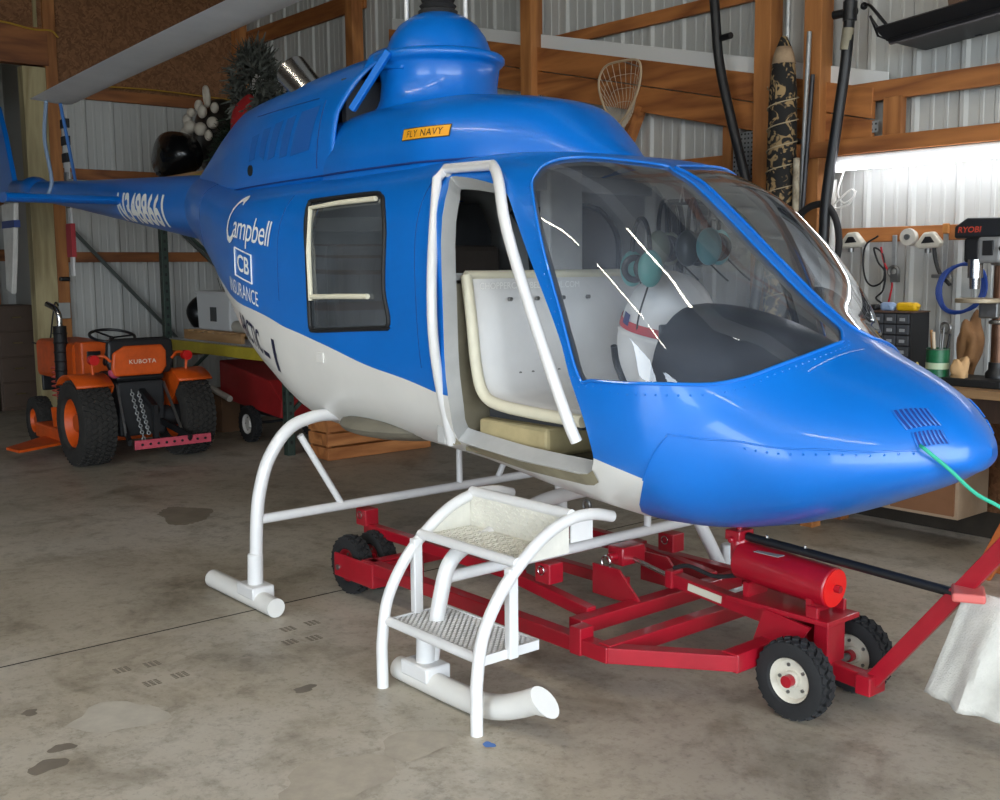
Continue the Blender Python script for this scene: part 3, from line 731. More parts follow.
# sliding vent frame in the rear window
mb = MB()
def rw(x, a): return on_body(x, a, .006)
mb.tube([rw(-4.53, .505), rw(-4.545, .60), rw(-4.60, .69), rw(-4.35, .695), rw(-4.04, .695)], .012, 8)
mb.tube([rw(-4.53, .512), rw(-4.3, .514), rw(-4.03, .516)], .012, 8)
mb.build('window_vent_frame', cream, heli)
mb = MB(); mb.obox(on_body(-4.478, .392, .004), (.065, .008, .05)); mb.build('door_latch', white, heli, bevel=.003)
# skin seams of the rear door and the tail joint
for P_ in ([(-3.665, .738), (-3.68, .62), (-3.67, .50), (-3.65, .40)], [(-6.35, .985), (-6.36, .8), (-6.37, .6), (-6.38, .4)], [(-4.86, .73), (-4.87, .62), (-4.86, .50)]):
    mb = MB(); mb.tube([on_body(p.x, p.y, .0006) for p in smooth_path([(x, a, 0) for x, a in P_], 6)], .0015, 5); mb.build('skin_seam', mat('seam_dark', '0a2f70', rough=.7) if P_[0][1] > .32 else grey_lining, heli)
# belly bulge, its grey paint imitating the shaded underside
mb = MB(); mb.ball((-4.28, 3.08, .865), (.42, .40, .075), 24, 12); mb.build('shaded_belly_bulge', mat('belly_shade_grey', '6f6a5c', rough=.6, var=.2), heli)
mb = MB(); mb.torus(on_body(-2.92, .2, .03), (0, 1, 0), .018, .006, 14, 6); mb.build('tie_down_ring', steel, heli)

# ---- upper cowlings
FRONT = [(-3.12, .06, 2.02, 2.045, 2.0), (-3.2, .13, 2.02, 2.09, 2.2), (-3.3, .21, 2.02, 2.168, 2.45), (-3.5, .314, 2.02, 2.307, 2.8), (-3.75, .438, 2.02, 2.358, 3.15), (-4.02, .502, 2.02, 2.385, 3.3), (-4.5, .505, 2.02, 2.396, 3.2), (-4.9, .472, 2.02, 2.39, 2.8)]
AFT = [(-7.2, .10, 2.1, 2.222, 1.85), (-7.05, .137, 2.06, 2.28, 1.85), (-6.89, .158, 2.05, 2.368, 1.92), (-6.7, .2, 2.04, 2.455, 2.0), (-6.5, .25, 2.03, 2.531, 2.08), (-6.2, .329, 2.03, 2.597, 2.25), (-5.8, .408, 2.03, 2.618, 2.43), (-5.2, .462, 2.02, 2.659, 2.47), (-4.7, .479, 2.02, 2.684, 2.56)]
def loft(rows): return [[Vector(p) for p in r] for r in rows]
def cowl_rows(tab, n=36):
    tab = np.array(tab); xs = np.linspace(tab[0, 0], tab[-1, 0], 60) if tab[0, 0] < tab[-1, 0] else np.linspace(tab[-1, 0], tab[0, 0], 60)
    tb = tab[np.argsort(tab[:, 0])]; rows = []
    for x in xs:
        w, z0, z1, e = [float(pchip(tb[:, 0], tb[:, k], np.array([x]))[0]) for k in (1, 2, 3, 4)]
        row = []
        for i in range(n + 1):
            t = math.pi * i / n; c = math.cos(t); s_ = math.sin(t)
            row.append((x, CY - w * math.copysign(abs(c) ** (2 / e), c), z0 + (z1 - z0) * abs(s_) ** (2 / e)))
        rows.append(row)
    return rows
mb = MB()
mb.grid(cowl_rows(FRONT))
tc_ = mb.build('transmission_cowl', blue, heli, sharp=60)
mb = MB()
rows = cowl_rows(AFT)
for r in rows[-6:]:
    f = (rows.index(r) - (len(rows) - 6)) / 5
    for i, p in enumerate(r): r[i] = (p[0] + f * .18 * (p[2] - 2.36) / .3 if p[2] > 2.36 else p[0], p[1], p[2])
mb.grid(rows); ec = mb.build('engine_cowl', blue, heli, sharp=60, solid=.012)
# bridge over the air intake, with its slanting strut
mb = MB(); R_ = []
for i in range(13):
    x = -4.64 + .26 * i / 12; zt = 2.70 - .03 * i / 12; row = []
    for j in range(17):
        yy = -.33 + .66 * j / 16; row.append((x, CY + yy * (1 - .15 * i / 12), zt - .10 * abs(yy / .33) ** 3 - (.03 if abs(yy) > .31 else 0)))
    R_.append(row)
mb.grid(R_); mb.build('intake_bridge', blue, heli, solid=.015, fix=False)
for s in (-1, 1):
    mb = MB(); mb.beam((-4.60, CY + s * .43, 2.36), (-4.42, CY + s * .33, 2.62), .03, .035); mb.build('intake_strut', blue, heli, bevel=.006)
mb = MB(); mb.bb(-4.80, -4.76, CY - .36, CY + .36, 2.3, 2.54); mb.build('intake_bulkhead', dark_lining, heli)
# painted screens, seam and holes on the engine cowl
def cowl_y(x, z, T=None):
    tb = np.array(T or AFT); tb = tb[np.argsort(tb[:, 0])]
    w, z0, z1, e = [float(pchip(tb[:, 0], tb[:, k], np.array([x]))[0]) for k in (1, 2, 3, 4)]
    t = min(1, max(0, (z - z0) / (z1 - z0))); return w * (1 - t ** e) ** (1 / e)
screen = mat('blue_screen', '0d57a6', rough=.7, bump=.3, bscale=120)
for q in ([(-5.70, 2.34), (-5.60, 2.35), (-5.615, 2.21), (-5.70, 2.20)], [(-5.55, 2.365), (-5.45, 2.37), (-5.48, 2.19), (-5.55, 2.225)], [(-5.40, 2.38), (-5.30, 2.39), (-5.34, 2.20), (-5.43, 2.185)], [(-5.255, 2.39), (-5.15, 2.40), (-5.19, 2.19), (-5.28, 2.185)], [(-5.10, 2.41), (-4.90, 2.42), (-4.945, 2.20), (-5.15, 2.185)]):
    for s in (-1, 1):
        mb = MB()
        mb.grid([[Vector((x, CY + s * (cowl_y(x, z) + .008), z)) for x, z in [((q[0][0] * (1 - u) + q[1][0] * u) * (1 - v) + (q[3][0] * (1 - u) + q[2][0] * u) * v, (q[0][1] * (1 - u) + q[1][1] * u) * (1 - v) + (q[3][1] * (1 - u) + q[2][1] * u) * v) for v in (0, .25, .5, .75, 1)]] for u in (0, .5, 1)])
        mb.build('cowl_screen', screen, heli, fix=False)
mb = MB(); mb.cyl((-5.665, CY - cowl_y(-5.665, 2.15) - .012, 2.15), (-5.665, CY - cowl_y(-5.665, 2.15) + .03, 2.15), .03, n=20); mb.build('drain_hole', gasket, heli)
mb = MB(); mb.tube([(x, CY - cowl_y(x, 2.46) - .007, 2.46 - .0 * x) for x in np.linspace(-5.75, -4.95, 12)], .003, 6); mb.tube([(-4.86, CY - cowl_y(-4.86, z) - .007, z) for z in np.linspace(2.1, 2.44, 6)], .003, 6); mb.build('cowl_seam', mat('seam_dark', '0a2f70', rough=.7), heli)
mb = MB(); mb.tube([(x, CY - (cowl_y(x, 2.06, FRONT) if x > -4.75 else max(cowl_y(x, 2.06), cowl_y(max(x, -4.9), 2.06, FRONT) if x > -4.9 else 0)) - .004, 2.06) for x in np.linspace(-6.3, -3.3, 60)], .005, 6); mb.build('cowl_base_seam', MATS['seam_dark'], heli)
# exhaust stacks
for s in (-1, 1):
    p0 = Vector((-5.38, CY + s * .17, 2.54)); p1 = Vector((-5.54, CY + s * .22, 2.70))
    mb = MB(); mb.cyl(p0, p1, .085, .095, 28, caps=False); mb.cyl(p0, p1 - (p1 - p0) * .05, .078, .088, 28, caps=False); mb.build('exhaust_stack', mat('polished_exhaust', 'd2d2d0', rough=.25, metal=1, var=.15, vscale=4), heli, fix=False)
# FLY NAVY plate
mb = MB()
def plate(u, v): # u along x, v up; lies on the side of the transmission cowl
    x = -4.085 + u; z = 2.16 + v; return Vector((x, CY - cowl_y(x, z, FRONT) - .004, z))
mb.grid([[plate(u, v) for v in (0, .027, .054)] for u in np.linspace(0, .285, 7)])
nav = mb.build('navy_plate', mat('dark_brown_border', '4a3a18', rough=.5), heli, fix=False, label='orange plate reading FLY NAVY')
mb = MB(); mb.grid([[plate(u, v) - Vector((0, .0015, 0)) for v in (.004, .027, .050)] for u in np.linspace(.005, .28, 7)]); mb.build('navy_plate_face', mat('plate_orange', 'eaa321', rough=.45), nav, fix=False)
text_on('navy_lettering', 'FLY NAVY', lambda u, v: plate(u + .038, v + .012) - Vector((0, .003, 0)), mat('plate_ink', '2c1c10', rough=.6), nav, 1, width=.21, height=.03, cut=0, spacing=1.15)
# pylon fairing, dome and mast
PYL = Vector((-4.47, CY, 0)); PAX = Vector((.055, 0, 1)).normalized()
def pyl(z): return PYL + PAX * (z - 2.4) / PAX.z + Vector((0, 0, 2.4))
mb = MB(); mb.lathe([(.335, 2.360), (.31, 2.385), (.295, 2.420), (.285, 2.500), (.288, 2.528), (.295, 2.568), (.305, 2.583), (.318, 2.590), (.327, 2.603), (.327, 2.618), (.318, 2.630), (.30, 2.636), (.262, 2.640)], (PYL.x, PYL.y, 0), (0, 0, 1), 56)
py_ = mb.build('mast_fairing', blue, heli)
mb = MB(); mb.lathe([(.262, 2.636), (.256, 2.668), (.235, 2.723), (.195, 2.778), (.14, 2.818), (.085, 2.840), (.075, 2.843)], (PYL.x, PYL.y, 0), (0, 0, 1), 56); mb.build('mast_dome', blue, heli)
mb = MB(); mb.lathe([(.095, 2.833), (.098, 2.853), (.08, 2.863), (.092, 2.878), (.075, 2.893), (.085, 2.908), (.065, 2.923), (.04, 2.933)], (PYL.x, PYL.y, 0), (0, 0, 1), 28); mb.build('mast_boot', rubber, heli)
mb = MB(); mb.cyl((PYL.x, CY, 2.9), (PYL.x, CY, 3.34), .042, n=20); mb.build('mast', steel, heli)
for s in (-1, 1):
    d = Vector((.64, .768, 0)) * (.155 if s < 0 else .135) * s
    mb = MB(); mb.cyl((PYL.x + d.x, CY + d.y, 2.80), (PYL.x + d.x, CY + d.y, 3.2), .011, n=10); mb.build('pitch_link', tube_white, heli)
hub = MB(); hub.obox((PYL.x, CY, 3.26), (.9, .16, .09)); hub.cyl((PYL.x, CY, 3.2), (PYL.x, CY, 3.36), .08, n=20); hub.build('rotor_hub', steel, heli, bevel=.01)
def blade(name, p0, p1, chord, thick, parent, m, up=(0, 0, 1), n=8, label=None):
    p0 = Vector(p0); p1 = Vector(p1); d = (p1 - p0); sidev = Vector(up).cross(d).normalized(); u = d.cross(sidev).normalized()
    prof = [(-.5, 0), (-.42, .38), (-.25, .5), (0, .42), (.3, .18), (.5, .02), (.3, -.12), (0, -.3), (-.25, -.42), (-.42, -.35)]
    rows = []
    for i in range(n + 1):
        t = i / n; c = p0 + d * t + u * (-.05 * t * t if n > 4 else 0)
        rows.append([c + sidev * (a * chord) + u * (b * thick) for a, b in prof])
    mb = MB(); nn = len(prof)
    mb.add([p for r in rows for p in r], [(i * nn + j, i * nn + (j + 1) % nn, (i + 1) * nn + (j + 1) % nn, (i + 1) * nn + j) for i in range(n) for j in range(nn)], 0, True)
    mb.add(rows[0], [tuple(range(nn))]); mb.add(rows[-1], [tuple(range(nn))])
    return mb.build(name, m, parent, label=label)
blade_grey = mat('pale_grey_blade', 'e6e5e0', rough=.55, var=.12, vscale=2)
blade('rotor_blade', (-4.95, 3.29, 3.235), (-9.52, 3.125, 3.055), .37, .045, heli, blade_grey)
blade('rotor_blade', (-3.99, 3.41, 3.245), (.60, 3.60, 3.055), .34, .045, heli, blade_grey)
# ---- tail
mb = MB(); mb.lathe([(.232, 0), (.2275, .2), (.165, 1.7), (.123, 2.72), (.095, 3.7), (.08, 4.55), (.05, 4.6)], (-6.85, CY, 2.0), Vector((-1, 0, .091)), 40)
boom = mb.build('tail_boom', blue, heli)
def boom_c(x): d = -6.85 - x; return 2.0 + .091 * d, float(np.interp(d, [0, .2, 1.7, 2.72, 3.7, 4.55], [.232, .2275, .165, .123, .095, .08]))
mb = MB(); mb.ball((-10.85, CY, 2.375), (.30, .12, .115), 24, 14); mb.cyl((-10.85, CY, 2.375), (-10.85, CY + .3, 2.375), .05, n=16); mb.build('tail_gearbox_cover', blue, heli)
blade('stabiliser', (-8.43, 2.36, 2.13), (-8.43, 4.34, 2.13), .36, .075, heli, blue, n=4)
def fin(name, pts, m, th=.05):
    mb = MB(); mb.prism(pts, (0, CY - th / 2, 0), (1, 0, 0), (0, 0, 1), (0, th, 0)); return mb.build(name, m, heli, bevel=.012)
fin('upper_fin', [(-11.33, 2.30), (-11.62, 2.95), (-11.80, 3.25), (-12.02, 3.25), (-11.92, 2.75), (-11.88, 2.30)], blue)
lf = fin('lower_fin', [(-11.42, 2.28), (-11.85, 2.28), (-11.84, 1.75), (-11.86, 1.42), (-11.68, 1.38), (-11.55, 1.75)], mat('clear_wrapped_white', 'cfcdc6', rough=.25, var=.15))
mb = MB(); mb.bb(-11.85, -11.44, CY - .03, CY + .03, 2.04, 2.11); mb.build('blue_tape_band', mat('tape_blue', '2a3f7a', rough=.5), lf)
# tail rotor
mb = MB(); mb.cyl((-10.85, 3.60, 2.375), (-10.85, 3.70, 2.375), .06, n=18); mb.obox((-10.85, 3.67, 2.375), (.08, .05, .34)); mb.build('tail_rotor_hub', steel, heli)
tb1 = blade('tail_rotor_blade', (-10.85, 3.67, 2.48), (-10.87, 3.67, 3.19), .135, .03, heli, tube_white, up=(0, 1, 0), n=3, label='white tail rotor blade with black bands')
for z in (2.64, 2.80, 2.96):
    mb = MB(); mb.bb(-10.932, -10.785, 3.648, 3.690, z, z + .085); mb.build('black_band', black, tb1)
tb2 = blade('tail_rotor_blade', (-10.85, 3.67, 2.27), (-10.86, 3.67, 1.56), .13, .03, heli, tube_white, up=(0, 1, 0), n=3, label='tail rotor blade with red panel')
mb = MB(); mb.bb(-10.93, -10.785, 3.648, 3.690, 1.74, 2.06); mb.build('red_band', mat('faded_red', 'a8323a', rough=.5), tb2)
# ---- lettering on the side
ink_w = mat('white_lettering', 'f2f2ee', rough=.5)
ink_n = mat('navy_lettering_ink', '1a1c3c', rough=.5)
def slanted(x0, z0, sl):
    return lambda u, v: side_pt(x0 + u, z0 + sl * u + v, .0035)
text_on('name_lettering', 'C', slanted(-5.56, 1.745, 0), ink_w, heli, 1, shear=.35, width=.17, height=.25)
text_on('name_lettering', 'ampbell', slanted(-5.44, 1.735, -.13), ink_w, heli, 1, shear=.12, width=.49, height=.165, spacing=.92)
text_on('logo_lettering', 'CB', slanted(-5.36, 1.60, -.2), ink_w, heli, 1, bold=.02, width=.16, height=.09)
mb = MB()
lg = slanted(-5.40, 1.575, -.2)
for a, b in (((0, 0), (.23, 0)), ((.23, 0), (.23, .145)), ((.23, .145), (0, .145)), ((0, .145), (0, 0))):
    mb.tube([lg(a[0] * (1 - t) + b[0] * t, a[1] * (1 - t) + b[1] * t) for t in (0, .5, 1)], .004, 6)
mb.build('logo_box', ink_w, heli)
text_on('trade_lettering', 'INSURANCE', slanted(-5.52, 1.495, -.2), ink_w, heli, 1, width=.42, height=.075)
text_on('stripe_lettering', 'ARCTIC', slanted(-5.42, 1.265, -.36), ink_n, heli, 1, bold=.012, width=.28, height=.125)
text_on('stripe_lettering', '-1', slanted(-5.12, 1.125, -.24), ink_n, heli, 1, bold=.01, width=.17, height=.165)
def on_boom(u, v):
    x = -8.36 + u; zc, r = boom_c(x); t = math.radians(22) - (.25 - v) / r
    return Vector((x, CY - (r + .003) * math.cos(t), zc + (r + .003) * math.sin(t)))
text_on('registration_lettering', 'N3488661', on_boom, ink_w, heli, 1, shear=.15, width=.98, height=.25, bold=.032)
text_on('nose_lettering', 'Campbell Insurance', lambda u, v: on_body(-2.085 + .05 * u / .3, .74 + .20 * u / .3 + v * .9, .003), ink_w, heli, 1, width=.3, height=.022, cut=0)
# ---- skid gear
CT = [(CY, .80), (3.05, .84), (2.8, .885), (2.663, .878), (2.547, .832), (2.446, .709), (2.396, .575), (2.372, .436), (2.357, .185), (2.35, .07)]
CTF = [(CY, .66), (3.05, .655), (2.88, .63), (2.76, .59), (2.66, .548), (2.55, .525), (2.47, .47), (2.43, .36), (2.395, .2), (2.37, .07)]
for X, nm in ((-4.66, 'r'), (-3.28, 'f')):
    near = [Vector((X, y, z)) for y, z in (CT if nm == 'r' else CTF)]; far = ([Vector((X, 2 * CY - p.y, p.z)) for p in near] if nm == 'r' else [Vector((X, y, z)) for y, z in ((CY, .66), (3.6, .655), (3.78, .62), (3.88, .52), (3.95, .40), (4.05, .25), (4.16, .07))])[::-1]
    mb = MB(); mb.tube(smooth_path(near[::-1] + far[::-1][1:], 5), .031, 14); mb.build('cross_tube', tube_white, heli)
    mb = MB(); mb.tube([(X, 2.38 if nm == 'r' else 2.45, .42), (X, 4.32 if nm == 'r' else 3.94, .42)], .024, 12); mb.build('gear_beam', tube_white, heli)
    for a, b in (*([((2.617, .80), (2.842, .425)), ((2 * CY - 2.617, .80), (2 * CY - 2.842, .425))] if nm == 'r' else []), ((3.59, .78 if nm == 'r' else .67), (3.59, .42))):
        mb = MB(); mb.tube([(X, *a), (X, *b)], .017, 10); mb.build('gear_brace', tube_white, heli)
    for y in (2.35, 2 * CY - 2.35 if nm == 'r' else 4.17):
        mb = MB(); mb.cyl((X, y, .09), (X, y + (.006 if y < CY else -.006), .26), .037, n=16); mb.obox((X, y, .085), (.17, .115, .06)); mb.build('saddle_clamp', tube_white, heli, bevel=.008)
for y in (2.34, 2 * CY - 2.34):
    mb = MB(); mb.tube([(-5.10, y, .046), (-4.44, y, .046)], .045, 18); mb.build('rear_skid', white, heli)
    if y < CY:
        pts = smooth_path([(-3.44, y, .046), (-3.1, y, .046), (-2.93, y, .053), (-2.82, y, .076), (-2.72, y, .115), (-2.62, y, .165)], 4)
        mb = MB(); mb.tube(pts, .045, 20)
        for i, p in enumerate(mb.v):
            if p[0] > -2.70 and abs((Vector(p) - pts[-1]).length - .045) < 2e-3: mb.v[i] = (p[0] - (p[2] - .165) * .75 + .03, p[1], p[2])
        mb.build('front_skid', white, heli)
    else:
        mb = MB(); mb.tube([(-3.5, 4.18, .046), (-3.0, 4.18, .046)], .045, 18); mb.build('front_skid', white, heli)
# ---- cabin
mb = MB(); mb.bb(-4.4, -3.55, CY - .46, CY + .46, .845, .865); mb.bb(-3.55, -2.55, CY - .58, CY + .58, .845, .865); mb.build('cabin_floor', mat('worn_cabin_floor', '8a8066', rough=.7, var=.3), heli)
mb = MB(); R_ = []
prof = smooth_path([(-3.52, 0, 1.57), (-3.49, 0, 1.40), (-3.46, 0, 1.2), (-3.42, 0, 1.10), (-3.33, 0, 1.06), (-3.1, 0, 1.045), (-2.84, 0, 1.04)], 5)
mb.grid([[(p.x, y, p.z) for y in np.linspace(2.765, 3.90, 8)] for p in prof]); seat = mb.build('seat_shell', mat('white_seat_panel', 'd9d8d6', rough=.42, var=.05), heli, solid=.02, fix=False)
mb = MB(); mb.tube([(p.x, 2.76, p.z) for p in prof], .024, 10); mb.tube([(-3.52, y, 1.57) for y in (2.76, 3.3, 3.9)], .02, 10); mb.build('seat_edge', cream, seat)
mb = MB()
for y, z in ((2.95, 1.47), (3.1, 1.47), (3.25, 1.47), (3.4, 1.47), (2.98, 1.16), (3.05, 1.16), (3.12, 1.16), (3.2, 1.16)):
    mb.cyl((-3.475, y, z), (-3.46 + (.02 if z < 1.3 else 0), y, z), .009, n=10)
mb.build('seat_screws', steel, seat, kind='stuff')
text_on('seat_lettering', 'CHOPPERCAMPBELL@AOL.COM', lambda u, v: Vector((-3.482, 2.80 + u, 1.505 + v)), ink_w, seat, 1, width=.56, height=.036, cut=0)
mb = MB(); mb.bb(-3.5, -3.08, 2.80, 3.9, .865, .985); mb.build('seat_base', tan, heli, bevel=.015)
mb = MB(); mb.bb(-3.5, -2.95, 2.86, 3.9, .985, 1.02); mb.build('seat_shadow_gap', dark_lining, heli)  # dark block painting the shadow gap under the seat pan
mb = MB(); mb.bb(-3.66, -3.60, 2.70, 2.74, .87, 1.96); mb.bb(-3.62, -3.55, CY - .1, CY + .1, .87, 2.03); mb.bb(-3.62, -3.55, 3.92, 4.0, .87, 1.98); mb.build('cabin_post', grey_lining, heli, bevel=.01)
mb = MB(); mb.bb(-3.62, -3.57, 2.72, 3.98, 1.53, 1.58); mb.bb(-3.62, -3.57, 2.72, 3.98, 1.93, 2.0); mb.build('bulkhead_rail', grey_lining, heli, bevel=.006)
mb = MB(); mb.bb(-3.60, -3.57, 2.72, 3.98, .87, 1.55); mb.build('bulkhead_panel', mat('tan_grey_panel', '8d8570', rough=.6, var=.2), heli)
mb = MB(); mb.prism([(-.52, 1.1), (-.40, .92), (.40, .92), (.52, 1.1), (.58, 1.45), (.56, 1.8), (.48, 1.95), (-.48, 1.95), (-.56, 1.8), (-.58, 1.45)], (-4.80, CY, 0), (0, 1, 0), (0, 0, 1), (.04, 0, 0)); mb.build('rear_bulkhead', dark_lining, heli)
mb = MB(); mb.bb(-4.75, -4.3, CY - .48, CY + .48, .90, 1.2); mb.bb(-4.75, -4.62, CY - .52, CY + .52, 1.2, 1.72); mb.build('rear_bench', mat('brown_vinyl', '4a4038', rough=.6, var=.2), heli, bevel=.03)
mb = MB(); mb.bb(-2.70, -2.66, 2.72, 2.80, .88, 1.02); mb.bb(-3.04, -2.7, 2.82, 2.9, .868, .875); mb.build('dark_hole_fill', black, heli, bevel=.01)  # black pieces added to read as the dark hole by the sill
# instrument hood
mb = MB(); R_ = []
for i in range(15):
    t = i / 14; x = -2.78 + .58 * t; hw = .33 + .03 * t - .10 * t * t; zt = 1.455 - .02 * t - .14 * t * t; row = []
    for j in range(19):
        a = math.pi * j / 18; c = math.cos(a); row.append((x, CY + .02 - hw * math.copysign(abs(c) ** .8, c), 1.02 + (zt - 1.02) * abs(math.sin(a)) ** .7))
    R_.append(row)
mb.grid(R_); mb.add(R_[0], [tuple(range(19))]); mb.add(R_[-1], [tuple(range(19))[::-1]]); mb.build('instrument_hood', mat('black_hood', '101114', rough=.3, var=.2), heli, sharp=50)
mb = MB(); mb.obox((-2.79, CY + .02, 1.23), (.012, .52, .30)); ip = mb.build('instrument_panel', black, heli, bevel=.01)
for k, (y, z) in enumerate([(y, z) for y in (-.18, -.06, .06, .18) for z in (1.15, 1.27)]):
    mb = MB(); mb.cyl((-2.80, CY + .02 + y, z), (-2.788 - .02, CY + .02 + y, z), .045, n=20); mb.build('gauge', mat('gauge_face', '33363a', rough=.3), ip)
mb = MB(); mb.bb(-2.95, -2.5, CY - .08, CY + .12, .865, 1.05); mb.build('console', grey_lining, heli, bevel=.02)
mb = MB(); mb.tube(smooth_path([(-2.86, 3.05, .87), (-2.88, 3.05, 1.08), (-2.93, 3.03, 1.22), (-2.92, 3.0, 1.30)], 4), .013, 8); mb.build('cyclic_stick', black, heli)
# ================================================================ BOARDING STEP
RAIL = [(2.24, 0.0), (2.24, .10), (2.243, .19), (2.27, .34), (2.345, .47), (2.435, .56), (2.555, .645), (2.68, .69), (2.80, .692), (2.90, .668)]
st = thing('boarding_step', (-3.12, 2.5, 0), 'white two-tread boarding step with curved tube rails below the open cabin door', 'step')
for X in (-3.41, -2.83):
    mb = MB(); mb.tube(smooth_path([(X, y, z) for y, z in RAIL], 5), .0225, 14); mb.build('rail', tube_white, st)
def xtube(y, z, r, nm):
    mb = MB(); mb.cyl((-3.41, y, z), (-2.83, y, z), r, n=14); mb.build(nm, tube_white, st)
xtube(2.69, .705, .021, 'top_tube'); xtube(2.43, .572, .019, 'front_tube'); xtube(2.262, .262, .019, 'front_tube')
dp = mat('painted_chequer_plate', 'dcd9cd', rough=.45, var=.12, vscale=12)
mb = MB(); mb.bb(-3.40, -2.84, 2.43, 2.68, .562, .570); up = mb.build('upper_tread', dp, st)
def lugs(u0, u1, v0, v1, f, n):
    mb = MB(); k = 0
    du = .026; r = 0
    v = v0 + .012
    while v < v1 - .008:
        u = u0 + .015 + (du / 2 if r % 2 else 0)
        while u < u1 - .012:
            s_ = 1 if (r + k) % 2 else -1; a = f(u - .008, v - .004 * s_); b = f(u + .008, v + .004 * s_)
            mb.beam(a, b, .005, .004, up=n); u += du; k += 1
        v += .018; r += 1
    return mb
lugs(-3.40, -2.84, 2.44, 2.67, lambda u, v: Vector((u, v, .571)), (0, 0, 1)).build('tread_lugs', dp, up, kind='stuff', fix=False)
mb = MB(); mb.bb(-3.40, -2.84, 2.675, 2.683, .57, .70); bp_ = mb.build('back_panel', dp, st)
lugs(-3.40, -2.84, .575, .69, lambda u, v: Vector((u, 2.6735, v)), (0, 1, 0)).build('panel_lugs', dp, bp_, kind='stuff', fix=False)
for X in (-3.405, -2.835):
    mb = MB(); mb.prism([(2.44, .565), (2.68, .565), (2.68, .69), (2.56, .645)], (X - .003, 0, 0), (0, 1, 0), (0, 0, 1), (.006, 0, 0)); mb.build('side_panel', dp, st)
    mb = MB(); mb.bb(X - .004, X + .004, 2.69, 2.80, .60, .70); mb.build('side_panel', tube_white, st)
    mb = MB(); mb.bb(X - .016, X + .016, 2.385, 2.425, .235, .56); mb.build('rear_post', tube_white, st, bevel=.004)
mb = MB()
z = .262; x0, x1, y0, y1 = -3.40, -2.84, 2.27, 2.535; stp = .026
k = -int((y1 - y0) / stp) - 1
while x0 + k * stp < x1 + (y1 - y0):
    for s_ in (1, -1):
        X = x0 + k * stp; a = Vector((X, y0 if s_ > 0 else y1, 0)); b = a + Vector((y1 - y0, s_ * (y1 - y0), 0))
        d = b - a; t0 = max(0, (x0 - a.x) / d.x); t1 = min(1, (x1 - a.x) / d.x)
        if t1 - t0 > .02:
            p, q = a + d * t0, a + d * t1; mb.beam((p.x, p.y, z), (q.x, q.y, z), .007, .006)
    k += 1
mb.build('lower_tread', tube_white, st, fix=False, label='white expanded metal lower tread', kind='stuff')
mb = MB(); mb.bb(x0, x1, y1 - .004, y1 + .004, .235, .27); mb.bb(x1 - .004, x1 + .004, y0, y1, .235, .27); mb.bb(x0 - .004, x0 + .004, y0, y1, .235, .27); mb.build('tread_rim', tube_white, st)

# ================================================================ WHEELS
def wheel(parent, c, axis, R, wd, rim_m, tyre_m=rubber, knobs=26, rows=3, rim_r=.55, knob_h=.012, hub_m=None, rim_depth=.3, face=-1):
    c = Vector(c); a = Vector(axis).normalized(); x, y, d = frame_from(a)
    h = wd / 2
    prof = [(R * rim_r, -h * .75), (R * (rim_r + .06), -h * .95), (R * .80, -h), (R * .93, -h * .88), (R - knob_h, -h * .55), (R - knob_h * .8, 0), (R - knob_h, h * .55), (R * .93, h * .88), (R * .80, h), (R * (rim_r + .06), h * .95), (R * rim_r, h * .75)]
    mb = MB(); mb.lathe(prof, c, a, 44, cap=False)
    for r in range(rows):
        w0 = (-h * .86 + 2 * h * .86 * (r + .5) / rows)
        for i in range(knobs):
            t = 2 * math.pi * (i + (.5 if r % 2 else 0)) / knobs; rad = x * math.cos(t) + y * math.sin(t); tan_ = a.cross(rad)
            rr = R - knob_h * (.4 if 0 < r < rows - 1 or rows < 3 else .9)
            Rm = Matrix((tan_, a, rad)).transposed()
            sk = Matrix.Rotation(.5 if (r % 2) else -.5, 3, 'Z')
            mb.obox(c + rad * (rr - .001) + a * w0, (2 * math.pi * R / knobs * .6, 2 * h / rows * .72, knob_h * 1.2), Rm @ sk)
    ty = mb.build('tyre', tyre_m, parent, fix=False)
    mb = MB(); mb.lathe([(R * rim_r, -h * .78), (R * rim_r * .96, -h * .7), (R * rim_r * .86, -h * rim_depth), (R * .22, -h * rim_depth), (R * .2, -h * .6), (R * .14, -h * .62), (.001, -h * .62)], c, a, 36, cap=False)
    mb.lathe([(.001, h * .62), (R * .14, h * .62), (R * .2, h * .6), (R * .22, h * rim_depth), (R * rim_r * .86, h * rim_depth), (R * rim_r * .96, h * .7), (R * rim_r, h * .78)], c, a, 36, cap=False)
    rm = mb.build('wheel_rim', rim_m, parent)
    mb = MB()
    for i in range(5):
        t = 2 * math.pi * i / 5; p = c + (x * math.cos(t) + y * math.sin(t)) * R * .36
        mb.cyl(p - a * h * (rim_depth + .12), p + a * h * (rim_depth + .12), R * .045, n=8)
    mb.build('wheel_bolts', hub_m or steel, rm, kind='stuff')
    return ty

